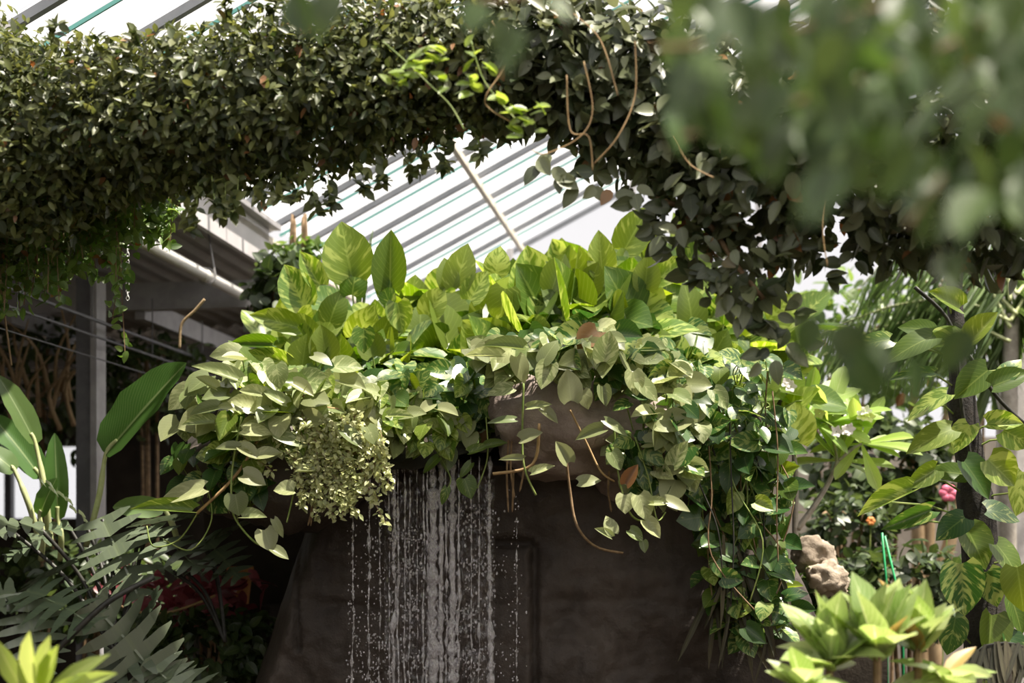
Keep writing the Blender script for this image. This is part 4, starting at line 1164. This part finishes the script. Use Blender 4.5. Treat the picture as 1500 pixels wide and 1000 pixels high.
pts = curve_pts([P(1540, 1010, 4.6), P(1500, 950, 4.6), P(1450, 945, 4.6), P(1420, 965, 4.6)], 10)
MB().tube(pts, .006, 5).build('rachis', M['dark_stem'], fan)
ms = []
for q in pts:
    for k in range(3): ms.append(leaf_mx(q + rv(.01), Vector((rng.uniform(-.5, .2), -.4, -1)), (0, -1, .5), S(rng.uniform(35, 75), 4.6), S(70, 4.6)))
bulk('fronds', LM['dry'][0], ms, fan)

# ---------------------------------------------------------------- boulders, stakes, blossoms
for x, y, r, lab, sd in ((1192, 815, 30, 'tan boulder behind the frangipani trunk', 1.0), (1212, 848, 27, 'pinkish pitted boulder in front of the tan one', 2.0), (1238, 880, 16, 'small pale stone below the pinkish boulder', 4.0)):
    b0 = tag(MB().blob(P(x, y, 6.3 if sd == 1 else 6.1), S(r * 1.1, 6.2), S(r, 6.2), S(r, 6.2), .25, 1.8, 4, sd).build('boulder', M['boulder'], None, True), lab, 'rock')
mb = MB(); mb.box((P(1212, 0, 6.2).x, 6.25, .62), .42, .5, 1.34); bd = struct(mb.build('wall_planter', M['soil']))
for x0, y0, x1, y1, lab in ((1296, 785, 1322, 895, 'thin green plant stake leaning among the shrubs'), (1292, 780, 1298, 850, 'short green plant stake beside the longer one')):
    st = thing('plant_stake', lab, 'stake', P(x1, y1, 6.6))
    MB().tube([P(x0, y0, 6.6), P(x1, y1, 6.6), P(x1, y1, 6.6) - Vector((-.02, 0, P(x1, y1, 6.6).z))], .0055, 7).build('rod', M['green_stake'], st, True)
def blossom(label, x, y, Y, r, mat):
    root = thing('blossom', label, 'flower', P(x, y, Y))
    for k in range(6):
        a = k * math.pi / 3
        mb = MB(); d = Vector((math.cos(a), -.5, math.sin(a))) * S(r, Y)
        mb.blob(P(x, y, Y) + d * .5, S(r, Y) * .5, S(r, Y) * .25, S(r, Y) * .45, .1, 1, 2, k)
        mb.build('petal', M[mat], root, True)
    MB().tube([P(x, y, Y), P(x, y + r * 2, Y + .05), Vector((P(x, y, Y).x - .03, Y + .1, 0))], .004, 5).build('stem', M['stem'], root)
blossom('pink blossom half hidden behind the dark trunk', 1388, 722, 7.6, 14, 'petal_pink')
blossom('small orange blossom above the green stakes', 1275, 763, 7.4, 7, 'petal_orange')
tt = thing('tan_trunks', 'tan forked shrub trunks against the rendered plinth', 'tree trunk', P(1350, 900, 9.5))
for c in ([(1350, 990), (1345, 780), (1335, 640), (1345, 540)], [(1370, 990), (1360, 790), (1375, 660), (1400, 560)], [(1362, 880), (1390, 800), (1410, 700), (1440, 600)]):
    limb(c, .06, .015, 'bark_tan', 'trunk', tt, 9.5)
for x, lab in ((525, 'tuft of grass blades poking above the broad pothos'),):
    g = thing('grass_tuft', lab, 'grass', P(525, 360, 6.75))
    for k in range(8):
        put(g, pick('palmleaf'), leaf_mx(P(x + rng.uniform(-8, 12), 470, 6.75), Vector((rng.gauss(0, .22), 0, 1)), (0, -1, .1), S(rng.uniform(120, 150), 6.75), S(30, 6.75)), 'blade')

# ---------------------------------------------------------------- branch close to the path (out of focus)
nb_ = thing('overhanging_branch', 'soft green leafy branch overhanging close to the path', 'branch', P(1500, 0, 1.5))
def twig(ctrl, Y):
    MB().tube(curve_pts([P(x, y, Y) for x, y in ctrl], 5), .003, 5).build('twig', M['twig'], nb_)
for c in ([(1560, -60), (1400, 60), (1250, 120), (1100, 170), (1000, 200)], [(1560, -20), (1450, 140), (1380, 260), (1330, 330)], [(1500, -60), (1250, 20), (1080, 60), (960, 70)], [(1400, -60), (1200, -30), (900, -20), (700, 0)]):
    twig(c, 1.45)
NEAR = [(1000 + rng.random() * 520, rng.random() ** 1.3 * 330) for _ in range(230)]
NEAR = [(x, y) for x, y in NEAR if y < 120 + (x - 960) * .55]
NEAR += [(975, 155), (985, 180), (1010, 175), (1075, 195), (1085, 180), (1030, 145), (1100, 60), (1000, 100), (705, 22), (760, 60), (735, 45), (430, 8), (492, 4), (1130, 95), (1090, 25), (800, 15), (1220, 495), (1240, 540), (1195, 480), (1420, 500), (1400, 300), (1390, 390), (1275, 520), (1330, 540), (1170, 290), (1150, 200)]
for x, y in NEAR:
    Y = rng.uniform(1.25, 1.75)
    L = S(rng.uniform(50, 88) * 1.45 / Y, Y)
    put(nb_, pick('near'), leaf_mx(P(x, y - 20, Y), Vector((rng.uniform(-.8, .8), rng.uniform(-.5, .5), -1)), Vector((0, -.6, .7)) + rv(.6), L, L * rng.uniform(1.0, 1.4)))
print('objects', len(bpy.data.objects))
